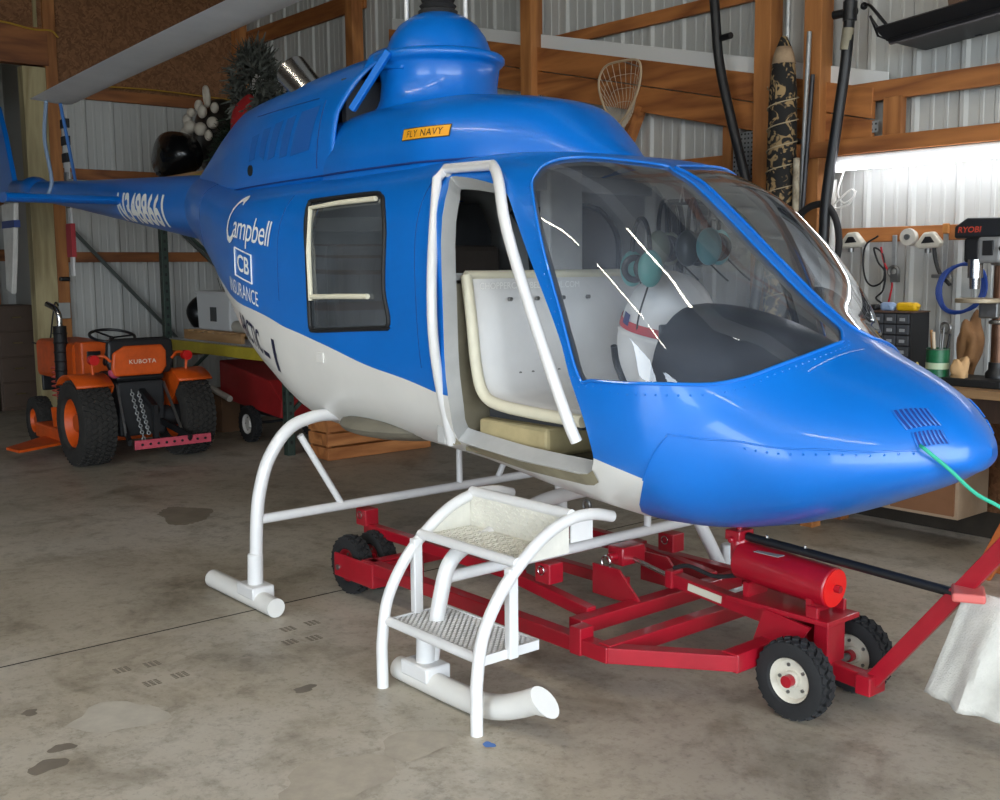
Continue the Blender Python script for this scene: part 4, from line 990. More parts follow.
# ================================================================ RED GROUND CART
YC = 3.37
ct = thing('ground_cart', (-3.2, YC, 0), 'red wheeled helicopter handling cart with a hydraulic jack under the belly', 'cart')
def bar(name, p0, p1, w=.06, h=.06, m=red, parent=None, bev=.004):
    mb = MB(); mb.beam(p0, p1, w, h); return mb.build(name, m, parent or ct, bevel=bev)
for s in (-1, 1):
    y = YC + s * .59
    bar('side_rail', (-4.35, y, .19), (-2.71, y, .19))
    bar('front_rail', (-2.73, y + .0, .19), (-2.36, YC + s * .30, .19))
    mb = MB(); mb.bb(-2.90, -2.84, y - .036, y + .036, .155, .26); mb.build('rail_clamp', red, ct, bevel=.004)
    yi = YC + s * .38
    bar('lift_rail', (-4.66, yi, .285), (-3.45, yi, .285), .05, .05)
    bar('lift_rail', (-3.47, yi, .275), (-3.03, yi, .225), .05, .05)
    for X in (-4.66, -3.28):
        mb = MB(); mb.bb(X - .045, X + .045, yi - .04, yi + .04, .30, .385); mb.build('lift_pad', red, ct, bevel=.005)
        mb = MB(); mb.torus((X, yi - .045, .355), (0, 1, 0), .018, .003, 14, 6); mb.build('pad_pin', chrome, ct)
    mb = MB(); mb.prism([(-3.25, .215), (-2.96, .215), (-3.10, .345), (-3.25, .345)], (0, YC + s * .15 - .006, 0), (1, 0, 0), (0, 0, 1), (0, .012, 0)); mb.build('gusset_plate', red, ct)
    # rear twin wheels and their bracket
    for dy in (.55, .41):
        wheel(ct, (-4.54, YC + s * dy, .147), (0, 1, 0), .147, .085, red, knobs=24, rows=3)
    mb = MB(); mb.bb(-4.58, -4.24, YC + s * .625 - .006, YC + s * .625 + .006, .10, .215); mb.bb(-4.26, -4.24, YC + s * .33, YC + s * .625, .10, .215); mb.build('wheel_bracket', red, ct, bevel=.004)
    mb = MB(); mb.cyl((-4.54, YC + s * .33, .147), (-4.54, YC + s * .64, .147), .013, n=12); mb.build('axle', steel, ct)
    # front wheels
    wheel(ct, (-2.20, YC + s * .19, .147), (0, 1, 0), .147, .09, mat('cream_wheel', 'cfcabb', rough=.5, var=.15), knobs=26, rows=3)
    mb = MB(); mb.cyl((-2.20, YC + s * .245, .147), (-2.20, YC + s * .14, .147), .022, n=14); mb.build('axle_cap', red, ct)
    mb = MB(); mb.prism([(-2.46, .17), (-2.30, .17), (-2.20, .31), (-2.40, .335)], (0, YC + s * .10 - .006, 0), (1, 0, 0), (0, 0, 1), (0, .012, 0)); mb.build('tower_plate', red, ct)
bar('center_rail', (-4.35, YC, .235), (-3.2, YC, .235), .05, .05)
bar('cross_beam', (-4.30, YC - .60, .19), (-4.30, YC + .60, .19))
bar('cross_beam', (-3.75, YC - .38, .25), (-3.75, YC + .38, .25), .045, .045)
bar('cross_beam', (-3.0, YC - .50, .205), (-3.0, YC + .50, .205), .07, .06)
bar('cross_beam', (-2.74, YC - .60, .195), (-2.74, YC + .60, .195), .06, .06)
bar('tower_base', (-2.38, YC - .33, .19), (-2.38, YC + .33, .19), .07, .07)
mb = MB(); mb.cyl((-2.20, YC - .2, .147), (-2.20, YC + .2, .147), .014, n=12); mb.build('front_axle', steel, ct)
mb = MB(); mb.obox((-3.2, YC, .37), (.09, .14, .08)); mb.cyl((-3.2, YC - .11, .37), (-3.2, YC + .11, .37), .018, n=12); mb.build('ram_clevis', red, ct, bevel=.006)
mb = MB(); mb.torus((-3.2, YC - .125, .355), (0, 1, 0), .025, .004, 16, 6); mb.build('clevis_pin_ring', chrome, ct)
mb = MB(); mb.cyl((-3.17, YC, .355), (-2.92, YC, .315), .010, n=12); mb.build('ram_rod', chrome, ct)
bar('ram_cylinder', (-2.93, YC, .316), (-2.42, YC, .27), .055, .055)
mb = MB(); mb.obox((-2.93, YC, .318), (.04, .075, .075)); mb.build('ram_head', red, ct, bevel=.006)
mb = MB(); mb.beam((-2.83, YC - .029, .308), (-2.66, YC - .029, .292), .003, .03); mb.build('ram_label', mat('paper_label', 'cfc9b4', rough=.6), ct)
mb = MB(); mb.tube(smooth_path([(-2.93, YC, .36), (-2.85, YC, .385), (-2.72, YC, .37), (-2.60, YC, .40)], 5), .009, 8); mb.build('hose', rubber, ct)
mb = MB(); mb.bb(-2.58, -2.13, YC - .10, YC + .10, .325, .345); mb.build('tank_platform', red, ct, bevel=.004)
mb = MB(); mb.bb(-2.22, -2.16, YC - .055, YC + .055, .17, .33); mb.build('front_post', red, ct, bevel=.004)
mb = MB(); mb.cyl((-2.585, YC, .468), (-2.175, YC, .443), .075, n=36); tk = mb.build('reservoir', red, ct, bevel=.006)
ax_ = Vector((-2.175 + 2.585, 0, .443 - .468)).normalized()
mb = MB(); mb.cyl(Vector((-2.176, YC, .443)), Vector((-2.176, YC, .443)) + ax_ * .006, .07, n=36); mb.build('end_cap', redcap, tk)
mb = MB(); mb.cyl(Vector((-2.17, YC, .443)), Vector((-2.17, YC, .443)) + ax_ * .022, .014, n=6); mb.build('cap_bolt', red, tk)
mb = MB(); mb.obox((-2.43, YC - .035, .527), (.11, .05, .002)); mb.build('tank_label', mat('grey_label', '9d9896', rough=.6), tk)
for X in (-2.52, -2.24):
    mb = MB(); mb.bb(X - .012, X + .012, YC - .06, YC + .06, .34, .40); mb.build('tank_saddle', red, ct)
for s in (-1, 1):
    mb = MB(); mb.bb(-2.23, -2.18, YC + s * .085 - .008, YC + s * .085 + .008, .34, .385); mb.build('platform_lug', red, ct, bevel=.004)
mb = MB(); mb.cyl((-2.585, YC, .47), (-2.60, YC, .56), .045, .035, n=18); mb.obox((-2.60, YC, .565), (.07, .09, .04)); mb.cyl((-2.60, YC, .58), (-2.60, YC, .615), .012, n=10); mb.cyl((-2.60, YC - .06, .55), (-2.60, YC + .06, .55), .012, n=10); mb.build('pump_head', red, ct, bevel=.004)
mb = MB(); mb.tube([(-2.56, YC, .562), (-1.42, YC, .515)], .0165, 14); ph = mb.build('pump_handle', black, ct, label='long black pump handle')
for X in (-2.47, -2.30):
    mb = MB(); mb.cyl((X, YC, .574 - (X + 2.56) * .041), (X, YC, .586 - (X + 2.56) * .041), .006, n=8); mb.build('handle_bolt', chrome, ph)
bar('tongue', (-2.30, YC, .155), (-2.02, YC, .135), .05, .06)
bar('tow_bar', (-2.03, YC, .12), (-1.30, YC, 1.06), .03, .055)
mb = MB(); mb.bb(-2.05, -1.99, YC - .05, YC + .05, .10, .17); mb.build('tow_hinge', red, ct, bevel=.005)
mb = MB(); mb.obox((-1.665, YC - .03, .545), (.10, .13, .03), Matrix.Rotation(.5, 3, 'Z')); mb.build('handle_clip', mat('faded_pink_red', 'c4605a', rough=.5), ct, bevel=.008)
# towel over the end of the pump handle
def cloth(name, f, nu, nv, m, **kw):
    mb = MB(); mb.grid([[f(i / nu, j / nv) for j in range(nv + 1)] for i in range(nu + 1)]); return mb.build(name, m, fix=False, solid=.006, **kw)
def towel(u, v):
    # u along the bar, v from the front hem over the bar to the back hem
    s_ = v * 2 - 1; L = abs(s_); drop = (.34 + .03 * u) if s_ < 0 else .40
    x = -1.68 + u * .36 + (-.11 * L * (1 - u) if s_ < 0 else .03 * L * (.5 - u)); zt = .545 - .041 * (u * .3)
    fold = .022 * math.sin(u * 13 + .6) * min(1, L * 2.2) + .012 * math.sin(u * 29 + 2 * L) * L
    if L < .08: return Vector((x, YC + s_ * .02 / .08, zt - .02 * (L / .08) ** 2 + .0))
    t = (L - .08) / .92
    return Vector((x, YC + math.copysign(.02 + .055 * t, s_) + fold, zt - .02 - drop * t))
cloth('towel', towel, 26, 40, mat('soiled_white_towel', 'c8c5bc', rough=.9, var=.18, vscale=9, bump=.4, bscale=160), label='soiled white towel hung over the black pump handle', cat='towel')
# ================================================================ END OF THE HANGAR: TRACTOR, RACK, CABINETS
def pxp(px, py, ax, v):
    d = _RT.T @ np.array([(px - 500) / FOCAL_PX, (py - 400) / FOCAL_PX, 1.0]); o = np.array([0, 0, 1.6]); t = (v - o[ax]) / d[ax]; return Vector(o + d * t)
def lump(name, c, r, m, seed, amp=.12, parent=None, freq=3.0, nu=28, nv=18, flat=None, **kw):
    rr = random.Random(seed); w = [(Vector((rr.uniform(-1, 1), rr.uniform(-1, 1), rr.uniform(-1, 1))) * freq, rr.uniform(0, 6.3)) for _ in range(9)]
    mb = MB(); mb.ball((0, 0, 0), 1.0, nu, nv)
    vs = []
    for p in mb.v:
        q = Vector(p); k = 1 + amp * sum(math.sin(a.dot(q) + b) for a, b in w) / 3
        q = Vector((q.x * r[0], q.y * r[1], q.z * r[2])) * k
        if flat is not None and q.z < flat: q.z = flat
        vs.append(q + Vector(c))
    mb.v = [tuple(v) for v in vs]; return mb.build(name, m, parent, sharp=70, **kw)
# ---- tractor
TY = 3.55
tr = thing('tractor', (-9.6, TY, 0), 'small orange garden tractor with a mower deck and black turf tyres', 'tractor')
for s in (-1, 1):
    wheel(tr, (-9.10, TY + s * .43, .36), (0, 1, 0), .36, .30, orange, tyre_m=mat('dusty_tyre', '2b2926', rough=.9, var=.4, vscale=16), knobs=44, rows=6, rim_r=.56, knob_h=.014, rim_depth=.2)
    wheel(tr, (-10.55, TY + s * .36, .225), (0, 1, 0), .225, .15, orange, tyre_m=MATS['dusty_tyre'], knobs=30, rows=4, rim_r=.5, knob_h=.012)
    y0, y1 = TY + s * .43 - .15, TY + s * .43 + .15
    mb = MB(); R_ = []
    for i in range(15):
        t = math.radians(52 + 78 * i / 14); r = .40; R_.append([(-9.10 + r * math.cos(t), y, .355 + r * math.sin(t) + (.0 if abs(y - TY) < abs(y0 - TY) else 0)) for y in (y0, (y0 + y1) / 2, y1)])
    mb.grid(R_); fe = mb.build('fender', orange, tr, solid=.014, fix=False)
    mb = MB(); mb.add([(-9.10, y0 if s > 0 else y1, .40)] + [(-9.10 + .395 * math.cos(math.radians(52 + 78 * i / 14)), y0 if s > 0 else y1, .355 + .395 * math.sin(math.radians(52 + 78 * i / 14))) for i in range(15)], [tuple(range(16))]); mb.build('fender_side', orange, tr, solid=.01, fix=False)
    yl = TY + s * .40
    mb = MB(); mb.tube(smooth_path([(-8.98, yl, .76), (-8.98, yl, .88), (-8.96, yl - s * .08, .91), (-8.95, yl - s * .14, .86)], 4), .012, 8); mb.build('lamp_stalk', orange, tr)
    mb = MB(); mb.cyl((-8.99, yl, .88), (-8.93, yl, .88), .042, n=16); mb.build('tail_lamp', mat('red_lens', 'c01b1b', rough=.25), tr)
    mb = MB(); mb.beam((-9.0, TY + s * .16, .33), (-8.62, TY + s * .26, .22), .03, .05); mb.build('lift_arm', black, tr)
    mb = MB(); mb.beam((-9.0, TY + s * .20, .66), (-8.75, TY + s * .24, .26), .018, .018); mb.build('lift_rod', steel, tr)
mb = MB(); mb.ball((-8.98, TY - .22, .765), (.05, .055, .05), 16, 10); mb.build('work_lamp', mat('pink_lens', 'b04a62', rough=.2), tr)
mb = MB(); mb.bb(-10.75, -9.0, TY - .14, TY + .14, .28, .60); mb.bb(-9.3, -8.98, TY - .2, TY + .2, .22, .68); mb.build('gearbox', mat('dark_iron', '232426', rough=.6, var=.3), tr, bevel=.02)
mb = MB(); mb.cyl((-9.10, TY - .4, .355), (-9.10, TY + .4, .355), .09, n=18); mb.build('rear_axle', MATS['dark_iron'], tr)
mb = MB(); mb.cyl((-10.55, TY - .36, .225), (-10.55, TY + .36, .225), .035, n=12); mb.obox((-10.55, TY, .28), (.1, .3, .1)); mb.build('front_axle', MATS['dark_iron'], tr)
mb = MB(); mb.bb(-11.05, -9.95, TY - .22, TY + .22, .60, .96); mb.build('bonnet', orange, tr, bevel=.05)
mb = MB(); mb.bb(-11.07, -11.03, TY - .17, TY + .17, .45, .88); mb.build('grille', black, tr, bevel=.01)
mb = MB(); mb.bb(-9.97, -9.80, TY - .21, TY + .21, .66, .98); mb.build('dashboard', orange, tr, bevel=.02)
mb = MB(); mb.obox((-9.79, TY - .1, .86), (.02, .12, .07)); mb.build('dash_panel', black, tr, bevel=.005)
ax_s = Vector((.38, 0, .92))
mb = MB(); mb.cyl((-9.86, TY, .72), Vector((-9.60, TY, 1.02)), .022, n=12); mb.build('steering_column', black, tr)
mb = MB(); mb.torus((-9.59, TY, 1.035), (.25, 0, .97), .19, .013, 40, 8)
for k in range(3):
    a = 2 * math.pi * k / 3; x_, y_, d_ = frame_from((.25, 0, .97)); mb.tube([(-9.59, TY, 1.02), Vector((-9.59, TY, 1.035)) + (x_ * math.cos(a) + y_ * math.sin(a)) * .185], .009, 6)
mb.build('steering_wheel', black, tr)
mb = MB(); mb.bb(-9.42, -8.98, TY - .21, TY + .21, .68, .75); mb.build('seat_cushion', black, tr, bevel=.03)
mb = MB(); mb.prism([(-.25, .74), (.25, .74), (.29, .85), (.28, 1.02), (.22, 1.045), (-.22, 1.045), (-.28, 1.02), (-.29, .85)], (-9.02, TY, 0), (0, 1, 0), (0, 0, 1), (.07, 0, 0)); mb.build('seat_back', black, tr, bevel=.025)
mb = MB(); mb.prism([(-.21, .735), (.19, .735), (.235, .80), (.235, .93), (.20, .985), (-.12, .985), (-.22, .93), (-.235, .80)], (-8.95, TY - .03, 0), (0, 1, 0), (0, 0, 1), (.035, 0, 0)); sb = mb.build('seat_back_shell', orange, tr, bevel=.018)
text_on('maker_lettering', 'KUBOTA', lambda u, v: Vector((-8.911, TY - .12 + u, .835 + v)), mat('seat_lettering_ink', 'e8dcc8', rough=.6), sb, 1, width=.23, height=.035, cut=0, spacing=1.1)
mb = MB(); mb.cyl((-10.2, TY - .25, .55), (-10.2, TY - .25, 1.11), .058, n=20)
mb.build('muffler', mat('black_heat_shield', '101011', rough=.6, bump=.4, bscale=80), tr)
for k in range(6):
    mb = MB(); mb.torus((-10.2, TY - .25, .62 + k * .085), (0, 0, 1), .060, .006, 20, 6); mb.build('shield_ring', black, tr)
mb = MB(); mb.tube(smooth_path([(-10.2, TY - .25, 1.09), (-10.2, TY - .25, 1.2), (-10.24, TY - .27, 1.27), (-10.33, TY - .31, 1.31)], 5), .026, 12); mb.build('exhaust_pipe', chrome, tr)
mb = MB(); mb.tube([(-10.25 + .03 * math.cos(k * .9), TY - .30 + .03 * math.sin(k * .9), .45 + k * .006) for k in range(50)], .006, 6); mb.build('coil_spring', mat('faded_red_spring', 'b04a3c', rough=.6), tr)
mb = MB(); mb.prism([(-10.25, TY - .50), (-9.55, TY - .50), (-9.45, TY - .3), (-9.45, TY + .42), (-9.6, TY + .52), (-10.2, TY + .52)], (0, 0, .12), (1, 0, 0), (0, 1, 0), (0, 0, .13)); mb.build('mower_deck', orange, tr, bevel=.015)
mb = MB(); mb.prism([(-10.02, TY - .48), (-9.52, TY - .48), (-9.30, TY - .92), (-9.55, TY - .95)], (0, 0, .13), (1, 0, 0), (0, 1, 0), (0, 0, .022)); mb.build('discharge_chute', orange, tr)
mb = MB(); mb.beam((-9.75, TY - .46, .16), (-9.95, TY - .42, .40), .05, .02); mb.build('deck_lever', orange, tr)
mb = MB(); mb.bb(-8.66, -8.64, 3.34, 4.0, .155, .23); db = mb.build('drawbar', mat('faded_red_bar', 'c04a5a', rough=.5, var=.2), tr, bevel=.003)
mb = MB()
for k in range(9): mb.cyl((-8.632, 3.40 + k * .068, .193), (-8.645, 3.40 + k * .068, .193), .011, n=8)
mb.build('bar_holes', black, db, kind='stuff')
for y, z0, z1, x1 in ((TY - .11, .62, .22, -8.7), (TY - .05, .60, .26, -8.74)):
    mb = MB(); n = 16
    for k in range(n):
        t = (k + .5) / n; p = Vector((-8.93 + (x1 + 8.93) * t, y, z0 + (z1 - z0) * t)); mb.torus(p, (1, 0, .3) if k % 2 else (.2, 1, 0), .014, .0045, 10, 5)
    mb.build('check_chain', galv, tr, kind='stuff')
mb = MB(); mb.beam((-9.0, TY, .60), (-8.72, TY + .02, .45), .05, .05); mb.beam((-8.72, TY, .2), (-8.72, TY, .5), .04, .05); mb.build('top_link', black, tr)
# ---- drawer cabinets in the far bay
for k, (y0, y1) in enumerate(((3.61, 4.03), (3.15, 3.58))):
    t = thing('drawer_cabinet', (-13.6, (y0 + y1) / 2, 0), ('tall brown drawer cabinet beyond the pale post', 'tall brown drawer cabinet beside its twin, farther from the post')[k], 'cabinet', 'brown drawer cabinets in the far bay')
    cb = mat('brown_cabinet', '4b3a2d', rough=.6, var=.15)
    mb = MB(); mb.bb(-13.85, -13.32, y0, y1, 0, 1.22); mb.build('body', cb, t, bevel=.006)
    for j in range(4):
        mb = MB(); mb.bb(-13.32, -13.30, y0 + .02, y1 - .02, .04 + j * .295, .32 + j * .295); d = mb.build('drawer', cb, t, bevel=.006)
        mb = MB(); mb.bb(-13.30, -13.28, (y0 + y1) / 2 - .05, (y0 + y1) / 2 + .05, .19 + j * .295, .205 + j * .295); mb.build('handle', mat('dull_brass', '7a6a48', rough=.4, metal=.8), d)
# electrical box with its cable
t = thing('outlet_box', (-12.07, 3.98, 1.2), 'grey electrical box with a black cable on the brown post', 'outlet')
mb = MB(); mb.bb(-12.09, -12.03, 3.90, 4.02, 1.10, 1.27); mb.build('box', mat('grey_box', '9c9c98', rough=.5), t, bevel=.006)
mb = MB(); mb.tube(smooth_path([(-12.05, 3.90, 1.24), (-12.03, 3.86, 1.27), (-12.02, 3.82, 1.1), (-12.02, 3.78, .88), (-12.03, 3.70, .83), (-12.1, 3.62, .86)], 5), .008, 6); mb.build('cable', black, t)
mb = MB(); mb.bb(-12.09, -12.02, 3.93, 4.03, 1.50, 1.545); mb.build('wall_hook', black, label='black wall hook on the brown post above the grey box', cat='hook', bevel=.01)
# ---- pallet rack
rk = thing('pallet_rack', (-9.6, 5.1, 0), 'tall pallet rack with green uprights and yellow beams behind the tractor', 'rack')
grn = mat('green_upright', '3b4a42', rough=.5, metal=.3, var=.2)
yel = mat('yellow_beam', 'b8a632', rough=.5, var=.15)
RX0, RX1, RY0, RY1 = -10.88, -8.38, 4.6, 5.65
for X in (RX0, RX1):
    for Y in (RY0, RY1):
        mb = MB(); mb.bb(X - .04, X + .04, Y - .035, Y + .035, 0, 2.51); u = mb.build('upright', grn if Y == RY0 else mat('lit_upright', '9aa09c', rough=.5, metal=.3), rk, bevel=.004)  # rear uprights painted pale to look lit
        mb = MB()
        for k in range(30): mb.bb(X - .041, X + .041, Y - .012, Y + .012, .1 + k * .085, .13 + k * .085); mb.bb(X - .012, X + .012, Y - .036, Y + .036, .1 + k * .085, .13 + k * .085)
        mb.build('upright_slots', black, u, kind='stuff', fix=False)
    mb = MB(); mb.beam((X, RY0, .35), (X, RY1, 1.25), .03, .03); mb.build('frame_brace', grn, rk)
    mb = MB(); mb.beam((X, RY1, 1.3), (X, RY0, 2.2), .03, .03); mb.build('frame_brace', grn, rk)
for z in (.80, 2.40):
    for Y in (RY0 - .03, RY1):
        mb = MB(); mb.bb(RX0, RX1, Y - .02, Y + .025, z, z + .105); mb.build('beam', yel, rk, bevel=.004)
mb = MB()
for k in range(42): X = RX0 + .05 + k * (RX1 - RX0 - .1) / 41; mb.bb(X - .003, X + .003, RY0, RY1, .908, .914)
for k in range(8): Y = RY0 + k * (RY1 - RY0) / 7; mb.bb(RX0, RX1, Y - .003, Y + .003, .902, .908)
mb.build('wire_deck', galv, rk, kind='stuff', fix=False)
mb = MB(); mb.bb(RX0 - .35, RX1 + .1, RY0 - .05, RY1 + .05, 2.506, 2.53); mb.build('top_shelf_board', ply, rk)
# pallet and bins on the lower shelf
def pallet(x0, x1, y0, y1, z, label):
    t = thing('pallet', ((x0 + x1) / 2, (y0 + y1) / 2, z), label, 'pallet')
    for k in range(3):
        Y = y0 + (y1 - y0) * k / 2; mb = MB(); mb.bb(x0, x1, Y - .02, Y + .02, z, z + .075); mb.build('runner', ply, t)
    for k in range(6):
        X = x0 + (x1 - x0 - .09) * k / 5; mb = MB(); mb.bb(X, X + .09, y0 - .02, y1 + .02, z + .075, z + .095); mb.build('slat', ply, t)
pallet(-10.6, -9.35, 4.68, 5.45, .915, 'bare wooden pallet lying on the wire shelf of the rack')
a = pxp(205, 290, 1, 4.85); b = pxp(240, 320, 1, 4.85)
t = thing('storage_bin', ((a.x + b.x) / 2, 4.95, 1.012), 'white plastic bin with a dark label on the pallet', 'bin')
mb = MB(); R_ = []
mb.prism([(a.x + .03, 1.012), (b.x - .03, 1.012), (b.x, 1.38), (a.x, 1.38)], (0, 4.75, 0), (1, 0, 0), (0, 0, 1), (0, .36, 0)); mb.build('body', mat('white_plastic', 'd3d4d2', rough=.5), t, bevel=.015)
mb = MB(); mb.bb(a.x - .015, b.x + .015, 4.735, 5.125, 1.37, 1.395); mb.build('rim', MATS['white_plastic'], t, bevel=.005)
mb = MB(); mb.bb((a.x + b.x) / 2 - .05, (a.x + b.x) / 2 + .08, 4.742, 4.75, 1.10, 1.24); mb.build('bin_label', mat('dark_label', '4a4c4c', rough=.6), t)
t = lump('bin_bag', (-10.72, 4.95, 1.16), (.16, .2, .20), mat('black_bag', '121314', rough=.35, var=.2), 3, .10, flat=-.145, label='black plastic bag slumped beside the white bin', cat='bag')
mb = MB(); r = random.Random(4)
for k in range(60):
    x = a.x + r.uniform(-.1, .25); y = 5.2 + r.uniform(-.05, .05); mb.beam((x, y, 1.02 + r.uniform(0, .2)), (x + r.uniform(-.12, .12), y + r.uniform(-.1, .1), 1.42 + r.uniform(0, .1)), .006, .003)
mb.build('artificial_grass', mat('dark_foliage', '1d2a1e', rough=.8), label='dark tuft of artificial grass behind the white bin', cat='plant', fix=False, kind='stuff')
mb = MB(); mb.cyl((-9.55, 4.72, 1.07), (-9.25, 4.72, 1.07), .055, n=20); mb.build('paper_roll', mat('paper_tube', 'b8b2a4', rough=.7), label='pale cardboard roll lying at the end of the pallet', cat='roll', bevel=.004)
# red cart under the rack
t = thing('utility_cart', (-9.3, 4.95, 0), 'red utility cart with white-hubbed wheels under the pallet rack', 'cart')
mb = MB(); mb.prism([(-9.95, .36), (-8.75, .27), (-8.72, .42), (-8.95, .60), (-9.95, .73)], (0, 4.72, 0), (1, 0, 0), (0, 0, 1), (0, .6, 0)); mb.build('tub', mat('dark_red_paint', '8e1a1c', rough=.5, var=.2), t, bevel=.012)
for Y in (4.70, 5.35):
    wheel(t, (-9.30, Y, .17), (0, 1, 0), .17, .09, mat('white_hub', 'd8d6d0', rough=.5), knobs=24, rows=2)
mb = MB(); mb.cyl((-9.30, 4.7, .17), (-9.30, 5.35, .17), .014, n=10); mb.bb(-9.9, -8.8, 4.9, 4.95, .22, .30); mb.build('chassis', MATS['dark_iron'], t)
mb = MB(); mb.bb(-10.35, -10.0, 4.75, 5.1, 0, .42); mb.build('cardboard_box', mat('brown_cardboard', '6e5138', rough=.8, var=.15), label='brown cardboard box on the floor under the rack', cat='box', bevel=.006)
mb = MB(); mb.tube([(-10.05, 4.66, .46), (-9.62, 4.66, .38)], .03, 12); mb.build('pipe_offcut', mat('pale_pipe', 'b4b0a6', rough=.5), label='short pale pipe offcut beside the red cart', cat='pipe')
# timber crate
t = thing('timber_crate', (-8.030, 5.2, 0), 'long slatted orange-brown timber crate on the floor beside the pallet rack', 'crate')
cr = wood_mat('crate_pine', 'c8854e', '8f5227', 'Y')
for X in (-7.880, -8.180):
    for z in (0.0, .118, .236):
        mb = MB(); mb.bb(X - .011, X + .011, 4.68, 5.74, z + .006, z + .108); mb.build('slat', cr, t, bevel=.003)
for Y in (4.69, 5.73):
    for z in (0.0, .118, .236):
        mb = MB(); mb.bb(-8.170, -7.890, Y - .011, Y + .011, z + .006, z + .108); mb.build('end_slat', cr, t, bevel=.003)
    for X in (-8.155, -7.905):
        mb = MB(); mb.bb(X - .014, X + .014, Y - (.03 if Y > 5 else -.0), Y + (.0 if Y > 5 else .03), 0, .345); mb.build('corner_post', cr, t)
mb = MB(); mb.bb(-8.170, -7.890, 4.70, 5.72, .0, .02); mb.build('base', cr, t)
# things on the top shelf
SH = 2.532
lump('bin_bag', (-10.85, 4.78, SH + .22), (.36, .22, .25), mat('shiny_black_bag', '0f1012', rough=.22, bump=.6, bscale=18), 11, .12, flat=-.215, label='shiny black bag on the top shelf of the rack', cat='bag')
t = thing('ornament_bag', (-10.7, 5.05, SH), 'bag of white ornaments piled on the top shelf', 'bag')
lump('bag', (-10.75, 5.22, SH + .42), (.42, .2, .42), mat('murky_plastic', '2a2624', rough=.3, var=.3), 13, .10, t, flat=-.41)
wo = mat('bone_white', 'cfc6b6', rough=.5, var=.1)
r = random.Random(21)
for k, (dx, dz, rr) in enumerate(((-.34, .50, .075), (-.26, .62, .06), (-.16, .54, .08), (-.02, .74, .055), (.04, .50, .08), (.14, .66, .06), (.28, .54, .07), (.22, .42, .05), (-.12, .68, .055), (.34, .68, .05))):
    mb = MB(); mb.ball((-10.75 + dx, 5.0 - .02 * (k % 3), SH + dz), (rr, rr * .8, rr * (1.1 if k % 2 else .85)), 14, 9); mb.build('ornament', wo, t)
mb = MB(); mb.torus((-10.52, 4.97, SH + .80), (.3, 1, .1), .085, .025, 24, 8); mb.build('ornament_ring', wo, t)
# garland and wreath
def foliage(name, f, n, m, seed, ln=.11, wd=.013, **kw):
    r = random.Random(seed); mb = MB()
    for _ in range(n):
        p, q = f(r); d = Vector((r.gauss(0, 1), r.gauss(0, 1), r.gauss(0, 1))).normalized() * ln * r.uniform(.5, 1.2) + q * ln * .5; s_ = d.cross(Vector((r.random(), r.random(), r.random()))).normalized() * wd
        mb.add([p - s_, p + s_, p + d + s_ * .3, p + d - s_ * .3], [(0, 1, 2, 3)])
    return mb.build(name, m, fix=False, kind='stuff', **kw)
def heap(cx, cy, cz, rx, ry, rz):
    def f(r):
        t = r.uniform(0, 6.283); k = math.sqrt(r.random()); z = (1 - k * k) ** .5 * r.random(); return Vector((cx + rx * k * math.cos(t), cy + ry * k * math.sin(t), cz + rz * z)), Vector((math.cos(t), math.sin(t), .5))
    return f
foliage('garland', heap(-9.45, 5.05, SH, .85, .33, .75), 3200, mat('garland_green', '243a22', rough=.8, col2='10180f', vscale=6), 5, label='heap of dark green artificial garland on the top shelf', cat='garland')
def ringf(r):
    t = r.uniform(0, 6.283); u = r.uniform(0, 6.283); rr = .10 * r.random() ** .5; R0 = .25 + rr * math.cos(u)
    return Vector((-8.92 + R0 * math.cos(t), 4.66 + rr * math.sin(u), SH + .66 + R0 * math.sin(t))), Vector((math.cos(t), 0, math.sin(t)))
foliage('wreath', ringf, 2200, mat('grey_wreath', '6a6c64', rough=.8, col2='2e332c', vscale=9), 6, ln=.10, label='pale grey bushy wreath propped on the garland', cat='wreath')
lump('bag', (-9.0, 4.62, SH + .30), (.20, .10, .3), mat('red_fabric', 'a01a1c', rough=.8), 31, .1, flat=-.29, label='small red fabric bag by the green garland', cat='bag')
# blade tie-down straps
mb = MB(); mb.tube(smooth_path([(-9.44, 3.05, 2.985), (-9.75, 3.12, 2.72), (-10.0, 3.24, 2.40), (-10.02, 3.2, 2.25)], 5), .016, 6); mb.build('tie_down_strap', mat('pale_blue_strap', '8fa4bd', rough=.8), label='pale blue tie-down strap from rotor blade tip to tail boom', cat='strap')
mb = MB(); mb.tube(smooth_path([(-9.40, 3.15, 2.975), (-9.55, 3.25, 2.65), (-9.75, 3.36, 2.37)], 5), .014, 6); mb.build('tie_down_strap', mat('blue_strap', '3f6fae', rough=.8), label='dark blue tie-down strap from rotor blade tip to tail boom', cat='strap')
